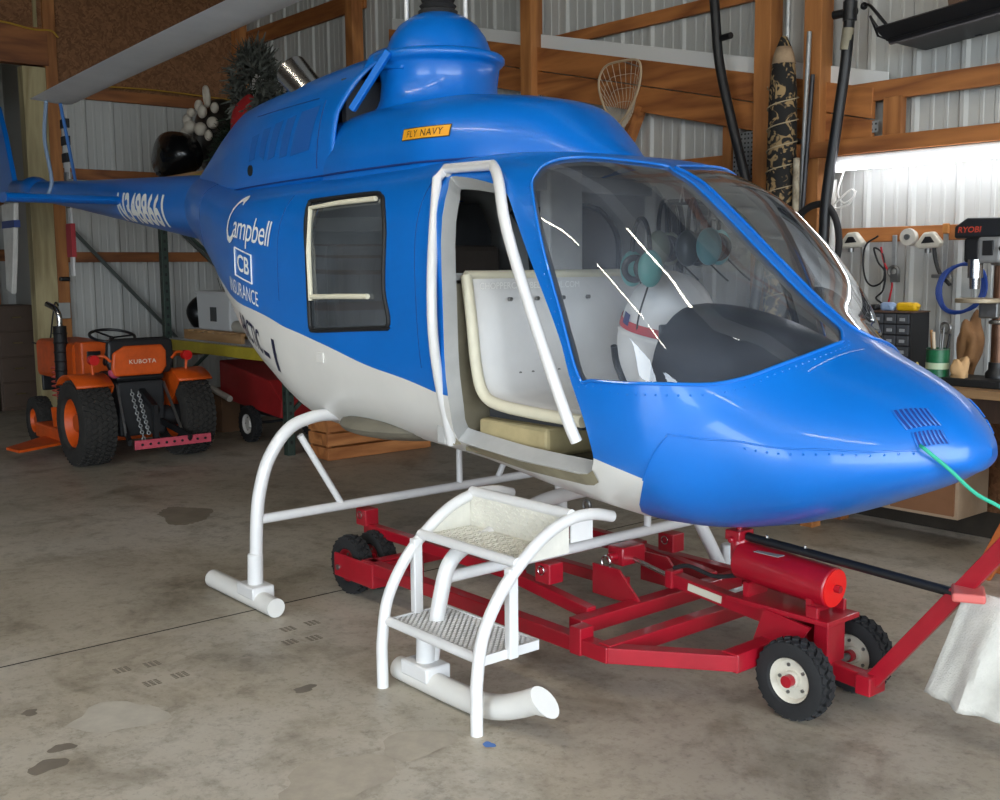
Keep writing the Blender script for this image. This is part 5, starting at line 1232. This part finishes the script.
# ================================================================ WORKBENCH SIDE
bench_top = wood_mat('bench_plank', '9c7b56', '6c5034', 'X')
t = thing('workbench', (-2.6, 5.9, 0), 'long wooden workbench along the steel wall behind the nose', 'workbench')
for k in range(3):
    mb = MB(); mb.bb(-3.92, -1.2, 5.62 + k * .15, 5.62 + k * .15 + .146, .885, .93); mb.build('top_plank', bench_top, t, bevel=.003)
mb = MB(); mb.bb(-3.92, -1.2, 5.64, 5.68, .76, .885); mb.build('apron', dark_wood, t, bevel=.003)
for X in (-3.86, -2.45, -1.3):
    for Y in (5.70, 6.01):
        mb = MB(); mb.bb(X - .045, X + .045, Y - .045, Y + .045, 0, .885); mb.build('leg', wood_z, t, bevel=.004)
for X in (-2.38, -1.94):
    mb = MB(); mb.bb(X, X + .40, 5.645, 5.665, .47, .75); d = mb.build('drawer', dark_wood, t, bevel=.004)
    mb = MB(); mb.bb(X + .15, X + .25, 5.625, 5.645, .60, .615); mb.build('handle', steel, d)
mb = MB(); mb.bb(-4.15, 5.1, 6.185, 6.198, .16, .92); mb.build('strand_board_panel', osbm, wall_back)
t = thing('under_bench_cupboard', (-3.2, 5.95, .2), 'pale plywood cupboard fixed under the workbench', 'cupboard')
mb = MB(); mb.bb(-3.75, -2.93, 5.72, 6.06, .19, .884); mb.build('carcass', mat('faded_plywood', 'b39b80', rough=.7, var=.1), t, bevel=.003)
mb = MB(); mb.bb(-3.73, -3.35, 5.705, 5.72, .21, .86); mb.build('door', mat('brown_ply_door', '8a5f40', rough=.7, var=.1), t); mb = MB(); mb.bb(-3.33, -2.95, 5.705, 5.72, .21, .86); mb.build('door', MATS['brown_ply_door'], t)
# small parts cabinet
t = thing('parts_cabinet', (-3.495, 5.93, .93), 'black small-parts cabinet with rows of little drawers on the workbench', 'cabinet')
PX0, PX1 = -3.665, -3.325
mb = MB(); mb.bb(PX0, PX1, 5.86, 6.06, .93, 1.318); mb.build('case', mat('black_case', '1f1f21', rough=.5), t, bevel=.004)
mb = MB(); mb.bb(PX0 - .004, PX1 + .004, 5.85, 6.06, 1.318, 1.326); mb.build('lid', mat('brown_lid', '5a4436', rough=.6), t)
dm = mat('smoky_drawer', '4a4c50', rough=.25); lb = mat('drawer_label', '8f9294', rough=.5)
mb = MB(); mb.bb(0, .074, -.012, 0, 0, .056); d0 = None
for i in range(4):
    for j in range(6):
        x = PX0 + .012 + i * .081; z = .94 + j * .063
        if d0 is None:
            mb = MB(); mb.bb(x, x + .074, 5.846, 5.862, z, z + .056); d0 = mb.build('drawer', dm, t, bevel=.004); base = (x, z)
            mb = MB(); mb.bb(x + .022, x + .052, 5.838, 5.847, z + .016, z + .034); mb.build('pull', lb, d0)
        else: copy_tree(d0, (x - base[0], 0, z - base[1]), t)
def tool_blob(name, m, c, size, label, cat, extra=None):
    t = thing(name, c, label, cat)
    mb = MB(); mb.obox((c[0], c[1], c[2] + size[2] / 2), size); mb.build('body', m, t, bevel=min(size) * .35)
    mb = MB(); mb.obox((c[0] + size[0] * .32, c[1] - size[1] * .1, c[2] + size[2] * .62), (size[0] * .55, size[1] * .7, size[2] * .5), Matrix.Rotation(.4, 3, 'Z')); mb.build('grip', extra or black, t, bevel=min(size) * .2)
tool_blob('staple_gun', mat('yellow_plastic', 'dcae14', rough=.45), (-3.39, 5.93, 1.326), (.13, .06, .05), 'yellow hand tool on top of the parts cabinet', 'tool', MATS['yellow_plastic'])
tool_blob('tape_dispenser', mat('pale_blue_plastic', '8fa5c4', rough=.45), (-3.51, 5.92, 1.326), (.09, .05, .05), 'pale blue tape dispenser on top of the parts cabinet', 'tool', MATS['pale_blue_plastic'])
tool_blob('small_case', black, (-3.61, 5.92, 1.326), (.08, .06, .035), 'small black case on the end of the parts cabinet', 'case')
# tin of tools
t = thing('tool_tin', (-3.125, 5.80, .93), 'green tin can holding hand tools on the workbench', 'tin')
mb = MB(); mb.lathe([(.062, 0), (.062, .20), (.058, .20), (.058, .02), (.001, .02)], (-3.125, 5.80, .93), (0, 0, 1), 28); mb.build('can', mat('green_print', '1f6a44', rough=.4, var=.35, vscale=25), t)
for z in (.935, 1.125):
    mb = MB(); mb.torus((-3.125, 5.80, z), (0, 0, 1), .062, .003, 28, 6); mb.build('rim', steel, t)
mb = MB(); mb.lathe([(.0635, .085), (.0635, .12)], (-3.125, 5.80, .93), (0, 0, 1), 28, cap=False); mb.build('label_band', mat('label_cream', 'b9c9a8', rough=.5), t)
r = random.Random(9)
for k, (dx, dy, h, m, w) in enumerate(((-.03, 0, .30, mat('tan_handle', 'b58452', rough=.5), .018), (.0, .02, .34, steel, .012), (.025, -.01, .32, steel, .014), (-.01, -.02, .29, mat('pale_handle', 'c9b79e', rough=.5), .02), (.035, .02, .28, black, .014))):
    mb = MB(); mb.cyl((-3.125 + dx * .5, 5.80 + dy * .5, .95), (-3.125 + dx * 1.5, 5.80 + dy * 1.4, .93 + h), w * .6, w * .45, 10); mb.build('hand_tool', m, t)
mb = MB(); mb.torus((-3.085, 5.80, 1.245), (.2, 1, 0), .03, .008, 20, 8); mb.build('wrench_head', steel, t)
t = thing('squeeze_bottle', (-3.225, 5.76, .93), 'small red squeeze bottle with a yellow cap beside the green tin', 'bottle')
mb = MB(); mb.lathe([(.022, 0), (.024, .01), (.024, .07), (.012, .085)], (-3.225, 5.76, .93), (0, 0, 1), 18); mb.build('bottle', mat('dull_red_plastic', '9a2530', rough=.4), t)
mb = MB(); mb.lathe([(.011, 0), (.011, .02), (.004, .035)], (-3.225, 5.76, 1.013), (0, 0, 1), 14); mb.build('cap', mat('cap_yellow', 'd8c060', rough=.4), t)
mb = MB(); mb.lathe([(.02, 0), (.026, .05), (.023, .05), (.018, .005), (.001, .005)], (-3.09, 5.70, .93), (0, 0, 1), 18); mb.build('plastic_cup', mat('bright_green_plastic', '27a05a', rough=.4), label='bright green plastic cup in front of the green tin', cat='cup')
lump('leather_glove', (-3.045, 6.0, 1.14), (.06, .05, .17), mat('tan_leather', '9a7048', rough=.75, var=.25), 44, .30, freq=4.5, flat=-.205, label='tan leather glove standing beside the drill press', cat='glove')
lump('leather_glove', (-2.99, 5.78, 1.01), (.05, .04, .08), mat('pale_leather', 'c9a273', rough=.75, var=.2), 45, .30, freq=4.5, flat=-.078, label='pale leather glove slumped against the tan glove', cat='glove')
# ---- drill press
DX, DY = -2.87, 5.88
t = thing('drill_press', (DX, DY, .93), 'bench drill press with a black head and bronze column', 'drill')
mb = MB(); mb.bb(DX - .20, DX + .14, DY - .15, DY + .12, .93, .975); mb.build('base', mat('black_iron', '1c1d1e', rough=.5, var=.2), t, bevel=.008)
mb = MB(); mb.lathe([(.06, .975), (.06, 1.0), (.045, 1.02), (.045, 1.06)], (DX + .03, DY + .03, 0), (0, 0, 1), 24); mb.build('column_collar', black, t)
mb = MB(); mb.cyl((DX + .03, DY + .03, 1.0), (DX + .03, DY + .03, 1.72), .036, n=24); mb.build('column', mat('bronze_column', '6a4c3a', rough=.35, metal=.6, var=.3), t)
mb = MB(); mb.cyl((DX - .06, DY - .02, 1.385), (DX - .06, DY - .02, 1.41), .125, n=36); mb.build('table', mat('worn_table', 'a89a82', rough=.5, metal=.4, var=.2), t, bevel=.004)
mb = MB(); mb.bb(DX - .06, DX + .05, DY - .03, DY + .05, 1.30, 1.39); mb.build('table_bracket', steel, t, bevel=.01)
mb = MB(); mb.torus((DX + .03, DY + .03, 1.28), (0, 0, 1), .042, .012, 24, 8); mb.torus((DX + .03, DY + .03, 1.60), (0, 0, 1), .042, .014, 24, 8); mb.build('collar_ring', steel, t)
hd = MB(); hd.prism([(-.19, 1.735), (-.19, 1.80), (-.12, 1.845), (.26, 1.835), (.28, 1.735)], (DX, DY - .08, 0), (1, 0, 0), (0, 0, 1), (0, .17, 0)); head = hd.build('belt_cover', mat('head_black', '1b1c1f', rough=.4), t, bevel=.012)
text_on('maker_lettering', 'RYOBI', lambda u, v: Vector((DX - .165 + u, DY - .083, 1.765 + v)), mat('orange_lettering', 'b8402a', rough=.5), head, 1, width=.13, height=.032, cut=0, bold=.01, shear=.15)
mb = MB(); mb.bb(DX - .14, DX - .04, DY - .07, DY + .07, 1.60, 1.74); mb.build('motor', black, t, bevel=.02)
mb = MB(); mb.bb(DX - .05, DX + .08, DY - .09, DY + .08, 1.60, 1.74); mb.build('gear_head', mat('grey_cast', '8b8c8c', rough=.45, metal=.3, var=.15), t, bevel=.015)
mb = MB(); mb.bb(DX - .02, DX + .04, DY - .096, DY - .085, 1.64, 1.72); mb.build('switch_plate', black, t, bevel=.004)
mb = MB(); mb.cyl((DX - .07, DY - .06, 1.52), (DX - .07, DY - .06, 1.62), .04, n=20); mb.cyl((DX - .07, DY - .06, 1.46), (DX - .07, DY - .06, 1.52), .026, .03, 18); mb.build('chuck', chrome, t)
mb = MB(); mb.cyl((DX - .07, DY - .06, 1.415), (DX - .07, DY - .06, 1.47), .005, n=8); mb.build('drill_bit', steel, t)
for k in range(3):
    a = k * 2.094 + .4; c = Vector((DX + .10, DY - .02, 1.60)); d = Vector((0, math.cos(a), math.sin(a)))
    mb = MB(); mb.cyl(c, c + d * .12, .006, n=8); mb.ball(c + d * .125, .017, 12, 8); mb.build('feed_handle', black, t)
mb = MB(); mb.tube(smooth_path([(DX + .12, DY, 1.45), (DX + .17, DY, 1.30), (DX + .13, DY - .03, 1.18), (DX + .2, DY, 1.1)], 5), .006, 6); mb.build('cord', black, t)
# ---- tool board on the wall
mb = MB(); mb.bb(-4.05, -1.0, 6.155, 6.195, 1.735, 1.825); tb = mb.build('tool_board', wood, wall_back, bevel=.004)
YB = 6.135
for px_, lbl in ((853, 'white triangular clamp on the tool board beside the corner post'), (930, 'white triangular clamp on the tool board beside the round reel')):
    c = pxp(px_, 240, 1, YB); t = thing('spring_clamp', c, lbl, 'clamp')
    mb = MB(); mb.prism([(-.09, -.03), (-.03, .045), (.03, .05), (.09, -.02), (.06, -.045), (-.06, -.05)], (c.x, YB - .03, c.z), (1, 0, 0), (0, 0, 1), (0, .05, 0)); mb.build('body', mat('clamp_white', 'd2cdbf', rough=.5, var=.15), t, bevel=.012)
    mb = MB(); mb.prism([(-.04, -.02), (-.015, .02), (.02, .02), (.045, -.015)], (c.x, YB - .035, c.z), (1, 0, 0), (0, 0, 1), (0, .01, 0)); mb.build('dark_insert', black, t, bevel=.003)
    mb = MB(); mb.cyl((c.x, YB - .02, c.z - .05), (c.x, YB - .02, c.z - .075), .018, n=12); mb.build('tip', steel, t)
def wallcable(name, pts, r, m, label, cat='cable'):
    P = [pxp(x, y, 1, YB) for x, y in pts]; mb = MB(); mb.tube(smooth_path(P, 6), r, 8); return mb.build(name, m, label=label, cat=cat)
wallcable('extension_lead', [(878, 236), (866, 245), (863, 262), (866, 280), (874, 286), (884, 278), (883, 255), (874, 248), (878, 262), (885, 272), (883, 290), (876, 298), (882, 305), (874, 318)], .006, black, 'tangled black cord hanging from the tool board')
wallcable('red_cable', [(881, 247), (884, 262), (890, 275), (892, 285), (889, 300), (884, 318)], .006, mat('red_rubber', 'b3202a', rough=.5), 'red cable hanging beside the black cord')
c = pxp(895, 235, 1, YB); t = thing('adjustable_wrench', c, 'steel wrench hanging from the tool board', 'wrench')
mb = MB(); mb.beam((c.x, YB, c.z), (c.x, YB, c.z - .19), .032, .012, up=(0, 1, 0)); mb.build('handle', galv, t, bevel=.005)
mb = MB(); mb.torus((c.x, YB, c.z - .22), (0, 1, 0), .03, .013, 18, 8); mb.obox((c.x + .01, YB, c.z - .26), (.05, .03, .05)); mb.build('jaw', steel, t)
c = pxp(910, 237, 1, YB); t = thing('cable_reel', c, 'round white reel hanging between the tools', 'reel')
mb = MB(); mb.lathe([(.05, -.03), (.052, -.01), (.035, 0), (.035, .015), (.052, .025), (.05, .035)], (c.x, YB, c.z), (0, 1, 0), 28); mb.build('spool', mat('reel_white', 'cbc7bd', rough=.45, var=.15), t)
mb = MB(); mb.cyl((c.x, YB - .04, c.z), (c.x, YB - .028, c.z), .018, n=16); mb.build('hub', steel, t)
c = pxp(946, 232, 1, YB); t = thing('try_square', c, 'steel try square with a wooden handle hanging on the tool board', 'square')
mb = MB(); mb.prism([(-.016, .03), (.016, .03), (.010, -.24), (-.012, -.24)], (c.x, YB, c.z), (1, 0, 0), (0, 0, 1), (0, .006, 0)); mb.build('blade', galv, t)
mb = MB(); mb.obox((c.x, YB, c.z + .02), (.04, .02, .06)); mb.build('stock', mat('orange_stock', 'b87a3a', rough=.5), t, bevel=.006)
mb = MB(); mb.obox((c.x - .01, YB - .01, c.z - .255), (.12, .03, .022)); mb.build('foot', steel, t, bevel=.005)
wallcable('hose_strap', [(934, 247), (936, 262), (941, 275), (950, 285)], .012, black, 'black strap holding the blue hose on the wall', 'strap')
c = pxp(963, 288, 1, YB - .02); mb = MB()
P = []
for k in range(150):
    a = 2 * math.pi * k / 30; P.append((c.x + (.135 + .012 * math.sin(k * .37)) * math.cos(a), c.y + .03 * math.sin(k * .21) - .02, c.z + (.145 + .01 * math.cos(k * .41)) * math.sin(a)))
mb.tube(P, .009, 8); mb.build('air_hose', mat('blue_hose', '1d3f8a', rough=.4), label='coiled blue air hose hanging on the wall beside the drill press', cat='hose')
# ---- black hoses, rolled rug and poles leaning in the corner between the posts
def leaning(name, pts, r, m, label, cat, n=12):
    mb = MB(); mb.tube(smooth_path(pts, 6), r, n); return mb.build(name, m, label=label, cat=cat)
t = thing('black_boom', (-4.4, 6.0, 0), 'long black tube with a peg leaning against the sloping boards', 'pole')
A = [pxp(709, -60, 1, 6.0), pxp(715, 10, 1, 6.0), pxp(719, 60, 1, 6.0), pxp(729, 110, 1, 6.0), pxp(746, 180, 1, 6.0), pxp(762, 240, 1, 6.0)]; A += [Vector((-4.53, 5.90, .9)), Vector((-4.50, 5.80, .02))]
mb = MB(); mb.tube(smooth_path(A, 6), .033, 14); mb.build('tube', black, t)
p = pxp(722, 38, 1, 6.0); mb = MB(); mb.cyl(p, p + Vector((.09, -.02, 0)), .022, n=12); mb.build('peg', black, t)
t = thing('black_boom', (-4.1, 5.95, 0), 'long black tube with a cross peg and pale band leaning on the corner post', 'pole')
A = [pxp(852, -50, 1, 5.95), pxp(850, 5, 1, 5.95), pxp(846, 60, 1, 5.95), pxp(836, 130, 1, 5.95), pxp(826, 200, 1, 5.95), pxp(823, 245, 1, 5.95)]; A += [Vector((-4.02, 5.9, 1.0)), Vector((-4.0, 5.55, .02))]
mb = MB(); mb.tube(smooth_path(A, 6), .033, 14); mb.build('tube', black, t)
p = pxp(850, 12, 1, 5.95); mb = MB(); mb.cyl(p - Vector((.11, 0, 0)), p + Vector((.04, 0, 0)), .026, n=12); mb.cyl(p - Vector((0, 0, .05)), p + Vector((0, 0, .06)), .042, n=14); mb.build('peg', black, t)
p0, p1 = pxp(848.5, 28, 1, 5.945), pxp(845.5, 50, 1, 5.945); mb = MB(); mb.tube([p0, p1], .0345, 14); mb.build('pale_band', mat('worn_band', '8c8672', rough=.6, var=.3), t)
def rug_mat():
    m = mat('floral_fabric', '15130f', rough=.85, col2='15130f'); nt = m.node_tree; b = nt.nodes['Principled BSDF']
    tc = nt.nodes.new('ShaderNodeTexCoord'); n = nt.nodes.new('ShaderNodeTexNoise'); n.inputs['Scale'].default_value = 11; n.inputs['Detail'].default_value = 1.5; n.inputs['Distortion'].default_value = 2.5
    nt.links.new(tc.outputs['Object'], n.inputs['Vector']); r = nt.nodes.new('ShaderNodeValToRGB'); e = r.color_ramp.elements
    e[0].position = .53; e[0].color = srgb('14120f'); e[1].position = .60; e[1].color = srgb('8f7650'); nt.links.new(n.outputs['Fac'], r.inputs[0]); nt.links.new(r.outputs[0], b.inputs['Base Color']); return m
t = thing('rolled_umbrella', (-4.40, 6.02, .9), 'rolled floral fabric umbrella tied with cord between the two posts', 'umbrella')
mb = MB(); mb.lathe([(.02, 3.04), (.045, 2.98), (.07, 2.88), (.088, 2.70), (.092, 2.4), (.096, 2.0), (.098, 1.6), (.10, 1.2), (.09, .95), (.05, .9)], (-4.345, 6.0, 0), (0, 0, 1), 28); mb.build('fabric', rug_mat(), t)
mb = MB(); mb.cyl((-4.345, 6.0, .0), (-4.335, 6.03, 4.0), .018, n=12); mb.build('pole', galv, t)
mb = MB(); mb.tube([(-4.345 + .098 * math.cos(k * .42), 6.0 + .098 * math.sin(k * .42), 1.3 + k * .009) for k in range(160)], .004, 5); mb.build('cord', mat('tan_cord', 'a09072', rough=.8), t)
mb = MB(); mb.lathe([(.046, 2.975), (.062, 2.93), (.0745, 2.87)], (-4.345, 6.0, 0), (0, 0, 1), 28, cap=False); mb.build('tan_wrap', mat('tan_wrap_cloth', '9c8468', rough=.85, var=.25, vscale=15), t, solid=.004)
leaning('metal_pole', [(-4.215, 5.97, 0), (-4.21, 6.02, 1.8), (-4.185, 6.04, 3.05)], .015, galv, 'thin galvanised pole leaning beside the rolled umbrella', 'pole')
leaning('metal_pole', [(-4.195, 5.93, 0), (-4.18, 5.98, 1.6), (-4.14, 6.02, 2.78)], .014, mat('dark_pipe', '3a3a3c', rough=.4, metal=.5), 'thin dark pole leaning against the second post', 'pole')
leaning('weathered_stick', [(-4.19, 5.90, 0), (-4.20, 5.95, 1.2), (-4.21, 5.97, 2.27)], .022, mat('peeling_white', 'b5ab95', rough=.8, col2='6a5d48', vscale=14), 'weathered white stick standing beside the dark pole', 'stick')
t = thing('black_hose_loop', (-4.15, 5.9, 1.9), 'black rubber hose loop hung on the corner post', 'hose')
mb = MB(); mb.tube(smooth_path([pxp(800, 214, 1, 5.98), pxp(812, 206, 1, 5.97), pxp(826, 205, 1, 5.96), pxp(836, 220, 1, 5.96), pxp(839, 245, 1, 5.96), pxp(834, 270, 1, 5.96)], 6), .022, 10); mb.build('hose', rubber, t)
mb = MB(); mb.cyl(pxp(833.5, 180, 1, 6.12), pxp(830, 300, 1, 6.12), .022, n=14); mb.build('conduit', mat('white_conduit', 'd6d4cd', rough=.4), label='white plastic conduit running down the wall by the corner post', cat='conduit')
# ---- landing net on the ledger
t = thing('landing_net', (-5.95, 6.12, 2.6), 'round-hooped landing net hung on the sloping boards', 'net')
H = [pxp(x, y, 1, 5.98) for x, y in ((606, 66), (622, 61), (637, 60), (641, 70), (638, 90), (630, 108), (620, 122), (610, 118), (601, 98), (599, 80))]
hp = smooth_path(H, 5, True); mb = MB(); mb.tube(hp, .009, 8, True); mb.build('hoop', mat('tan_hoop', 'b09a7c', rough=.5), t)
cen = pxp(622, 128, 1, 6.0)
mb = MB()
for k in range(0, len(hp), 2):
    q = hp[k]; mid = (q + cen) / 2 + Vector((0, .03, -.02)); mb.tube([q, mid, cen], .0022, 4)
for f in (.2, .4, .6, .8):
    ring = [q * (1 - f) + cen * f + Vector((0, .04 * f * (1 - f) * 2, 0)) for q in hp]; mb.tube(ring, .0018, 4, True)
mb.build('netting', mat('net_cord', 'b8aa94', rough=.8), t, kind='stuff', fix=False)
mb = MB(); mb.tube([pxp(620, 122, 1, 5.98), pxp(612, 170, 1, 5.98)], .012, 8); mb.build('handle', MATS['tan_hoop'], t)
p = pxp(622, 61, 1, 5.98); mb = MB(); mb.cyl(p, Vector((p.x, 6.148, p.z - .02)), .006, n=8); mb.build('peg', steel, t)
# ---- black tray hung high on the wall
t = thing('hanging_tray', (-3.1, 5.95, 2.95), 'long black metal tray hung high on the wall above the bench light', 'tray')
a = pxp(888, 40, 1, 5.85); b = pxp(1000, 8, 1, 5.80); dirx = (b - a).normalized(); end = a + dirx * 2.2
bk = mat('black_steel_tray', '141416', rough=.45, var=.2)
mb = MB(); nrm = Vector((0, .42, -.0))
mb.add([a, end, end + nrm, a + nrm], [(0, 1, 2, 3)]); mb.add([a, end, end + Vector((0, -.05, .07)), a + Vector((-.05, -.05, .07))], [(0, 1, 2, 3)]); mb.add([a, a + nrm, a + nrm + Vector((-.02, 0, .07)), a + Vector((-.05, -.05, .07))], [(0, 1, 2, 3)]); mb.build('trough', bk, t, solid=.02, fix=False)
mb = MB(); mb.tube([a + Vector((.02, -.01, -.015)), end + Vector((0, -.01, -.015))], .018, 8); mb.build('front_rail', bk, t)
w0 = pxp(870, 16, 1, 5.82); w1 = pxp(878, 36, 1, 5.84)
mb = MB(); mb.tube([w0, w1, a, a + Vector((-.04, -.03, .06)), w0], .007, 6); mb.build('wire_end', bk, t)
mb = MB(); mb.tube(smooth_path([pxp(864, 6, 1, 5.95), pxp(869, 5, 1, 5.9), pxp(875, 11, 1, 5.85), a + Vector((0, 0, .07))], 5), .01, 6); mb.ball(pxp(864, 6, 1, 5.95), .022, 10, 8); mb.build('hook_arm', bk, t)
for f in (.35, 1.6):
    q = a + dirx * f + Vector((0, .40, .0)); mb = MB(); mb.beam(q, Vector((q.x, 6.2, q.z)), .03, .03); mb.build('bracket', bk, t)
q = a + dirx * .45
mb = MB(); mb.obox(q + Vector((.15, .18, .16)), (.5, .3, .26), Matrix.Rotation(-.17, 3, 'Y')); mb.build('cardboard_carton', mat('brown_carton', '5c4636', rough=.8, var=.15), label='brown cardboard carton lying in the black tray', cat='box', bevel=.006)
# ---- orange sawhorse
t = thing('sawhorse', (-2.25, 5.44, 0), 'orange painted wooden sawhorse standing in front of the workbench', 'sawhorse')
op = mat('orange_board', 'b5602a', rough=.6, var=.2)
for Y in (5.52, 5.36):
    for sx in (-1, 1):
        mb = MB(); x0 = -2.25 + sx * .36; x1 = -2.25 + sx * .04
        mb.prism([(x0 - .05 , 0), (x0 + .05, 0), (x1 + .07, .66), (x1 - .07, .66)], (0, Y - .012, 0), (1, 0, 0), (0, 0, 1), (0, .024, 0)); mb.build('leg', op, t, bevel=.003)
    mb = MB(); mb.bb(-2.41, -2.09, Y - .03, Y - .012, .34, .42); mb.build('leg_tie', op, t)
mb = MB(); mb.bb(-2.30, -2.20, 5.30, 5.58, .655, .70); mb.build('top_beam', op, t, bevel=.004)
# ---- teal rope from the nose to the tow bar
mb = MB(); p0 = on_body(-1.735, .555, .004)
mb.tube(smooth_path([p0, p0 + Vector((.03, -.015, -.01)), pxp(950, 470, 1, 3.18), pxp(975, 493, 1, 3.24), pxp(1000, 507, 1, 3.30), Vector((-1.50, 3.352, .80))], 6), .006, 8); mb.build('tow_rope', mat('teal_rope', '2fae8c', rough=.7), label='teal rope tied from the nose vent to the tow bar', cat='rope')
# ================================================================ THINGS IN THE COCKPIT
bagw = mat('white_padded_fabric', 'd8d8d8', rough=.7, var=.06, bump=.15, bscale=14)
t = thing('padded_duffel', (-3.08, 3.50, 1.06), 'white padded duffel with a red stripe standing on the cockpit seat', 'bag')
def duf(th, h):
    k = [(.0, .17), (.12, .215), (.3, .235), (.5, .23), (.7, .20), (.85, .16), (.95, .10), (1.0, .02)]
    r = float(np.interp(h, [a for a, _ in k], [b for _, b in k])); return Vector((-3.08 + r * .9 * math.cos(th), 3.50 + r * math.sin(th), 1.06 + .52 * h))
mb = MB(); mb.grid([[duf(2 * math.pi * i / 32, j / 24) for j in range(25)] for i in range(32)], closed_u=True); mb.build('body', bagw, t)
def band(name, h0, sl, wdt, m, a0, a1, off):
    mb = MB(); R_ = []
    for i in range(25):
        th = a0 + (a1 - a0) * i / 24; h = h0 + sl * (i / 24); n = Vector((math.cos(th) * .9, math.sin(th), 0)) * off
        R_.append([duf(th, h + k * wdt / 3) + n for k in range(4)])
    mb.grid(R_); mb.build(name, m, t, fix=False)
band('red_stripe', .62, -.22, .07, mat('stripe_red', 'b23038', rough=.6), math.radians(-150), math.radians(-10), .006)
band('blue_patch', .60, -.03, .09, mat('patch_blue', '2b3068', rough=.6), math.radians(-112), math.radians(-98), .008)
band('white_piping', .58, -.22, .02, tube_white, math.radians(-150), math.radians(-10), .007)
def headset(c, rot, cup_m, label, cord=True):
    c = Vector(c); t = thing('headset', c, label, 'headset', 'headsets hanging in the cockpit'); R = Matrix.Rotation(rot, 3, 'Z') * 1.35
    mb = MB(); mb.tube([c + R @ Vector((0, .075 * math.cos(a), .10 * math.sin(a) + .03)) for a in [math.pi * k / 14 for k in range(15)]], .009, 8); mb.build('headband', black, t)
    for s in (-1, 1):
        mb = MB(); mb.ball(c + R @ Vector((0, s * .078, -.02)), (.038, .026, .055), 18, 12, R=R); mb.build('ear_cup', cup_m, t)
        mb = MB(); mb.torus(c + R @ Vector((0, s * .055, -.02)), R @ Vector((0, 1, 0)), .045, .014, 20, 8); mb.build('ear_seal', black, t)
    mb = MB(); mb.tube(smooth_path([c + R @ Vector((0, .09, -.03)), c + R @ Vector((.06, .09, -.09)), c + R @ Vector((.10, .05, -.12))], 4), .004, 6); mb.build('mic_boom', black, t)
    if cord:
        mb = MB(); mb.tube(smooth_path([c + R @ Vector((0, -.07, -.06)), c + Vector((.01, -.03, -.25)), c + Vector((-.03, .02, -.42)), c + Vector((.05, .0, -.58))], 6), .004, 6); mb.build('cord', black, t)
g1 = mat('sea_green_shell', '5f9c98', rough=.35); g2 = mat('pale_blue_shell', '6fb4bf', rough=.3); g3 = mat('olive_shell', '7d8573', rough=.4); g4 = mat('dark_shell', '26302f', rough=.35)
headset(pxp(714, 240, 1, 3.52), .5, g2, 'pale blue headset hanging above the instrument hood', False)
headset(pxp(693, 242, 1, 3.56), .5, g4, 'dark grey headset hanging beside the pale blue one', False)
headset(pxp(664, 242, 1, 3.56), .5, g3, 'olive headset hanging above the white duffel', False)
headset(pxp(641, 262, 1, 3.30), 1.1, g1, 'sea green headset resting on top of the white duffel', True)
mb = MB(); p = pxp(683, 180, 1, 3.52)
mb.tube([p + Vector((-.012, 0, .03)), p + Vector((.012, -.005, -.09))], .003, 6); mb.tube([p + Vector((.012, 0, .03)), p + Vector((-.012, -.005, -.09))], .003, 6); mb.tube([p + Vector((-.012, 0, .03)), p + Vector((.012, 0, .03))], .003, 6); mb.build('hanging_tie', tube_white, label='white cable tie holding the headsets to the cockpit roof', cat='tie')
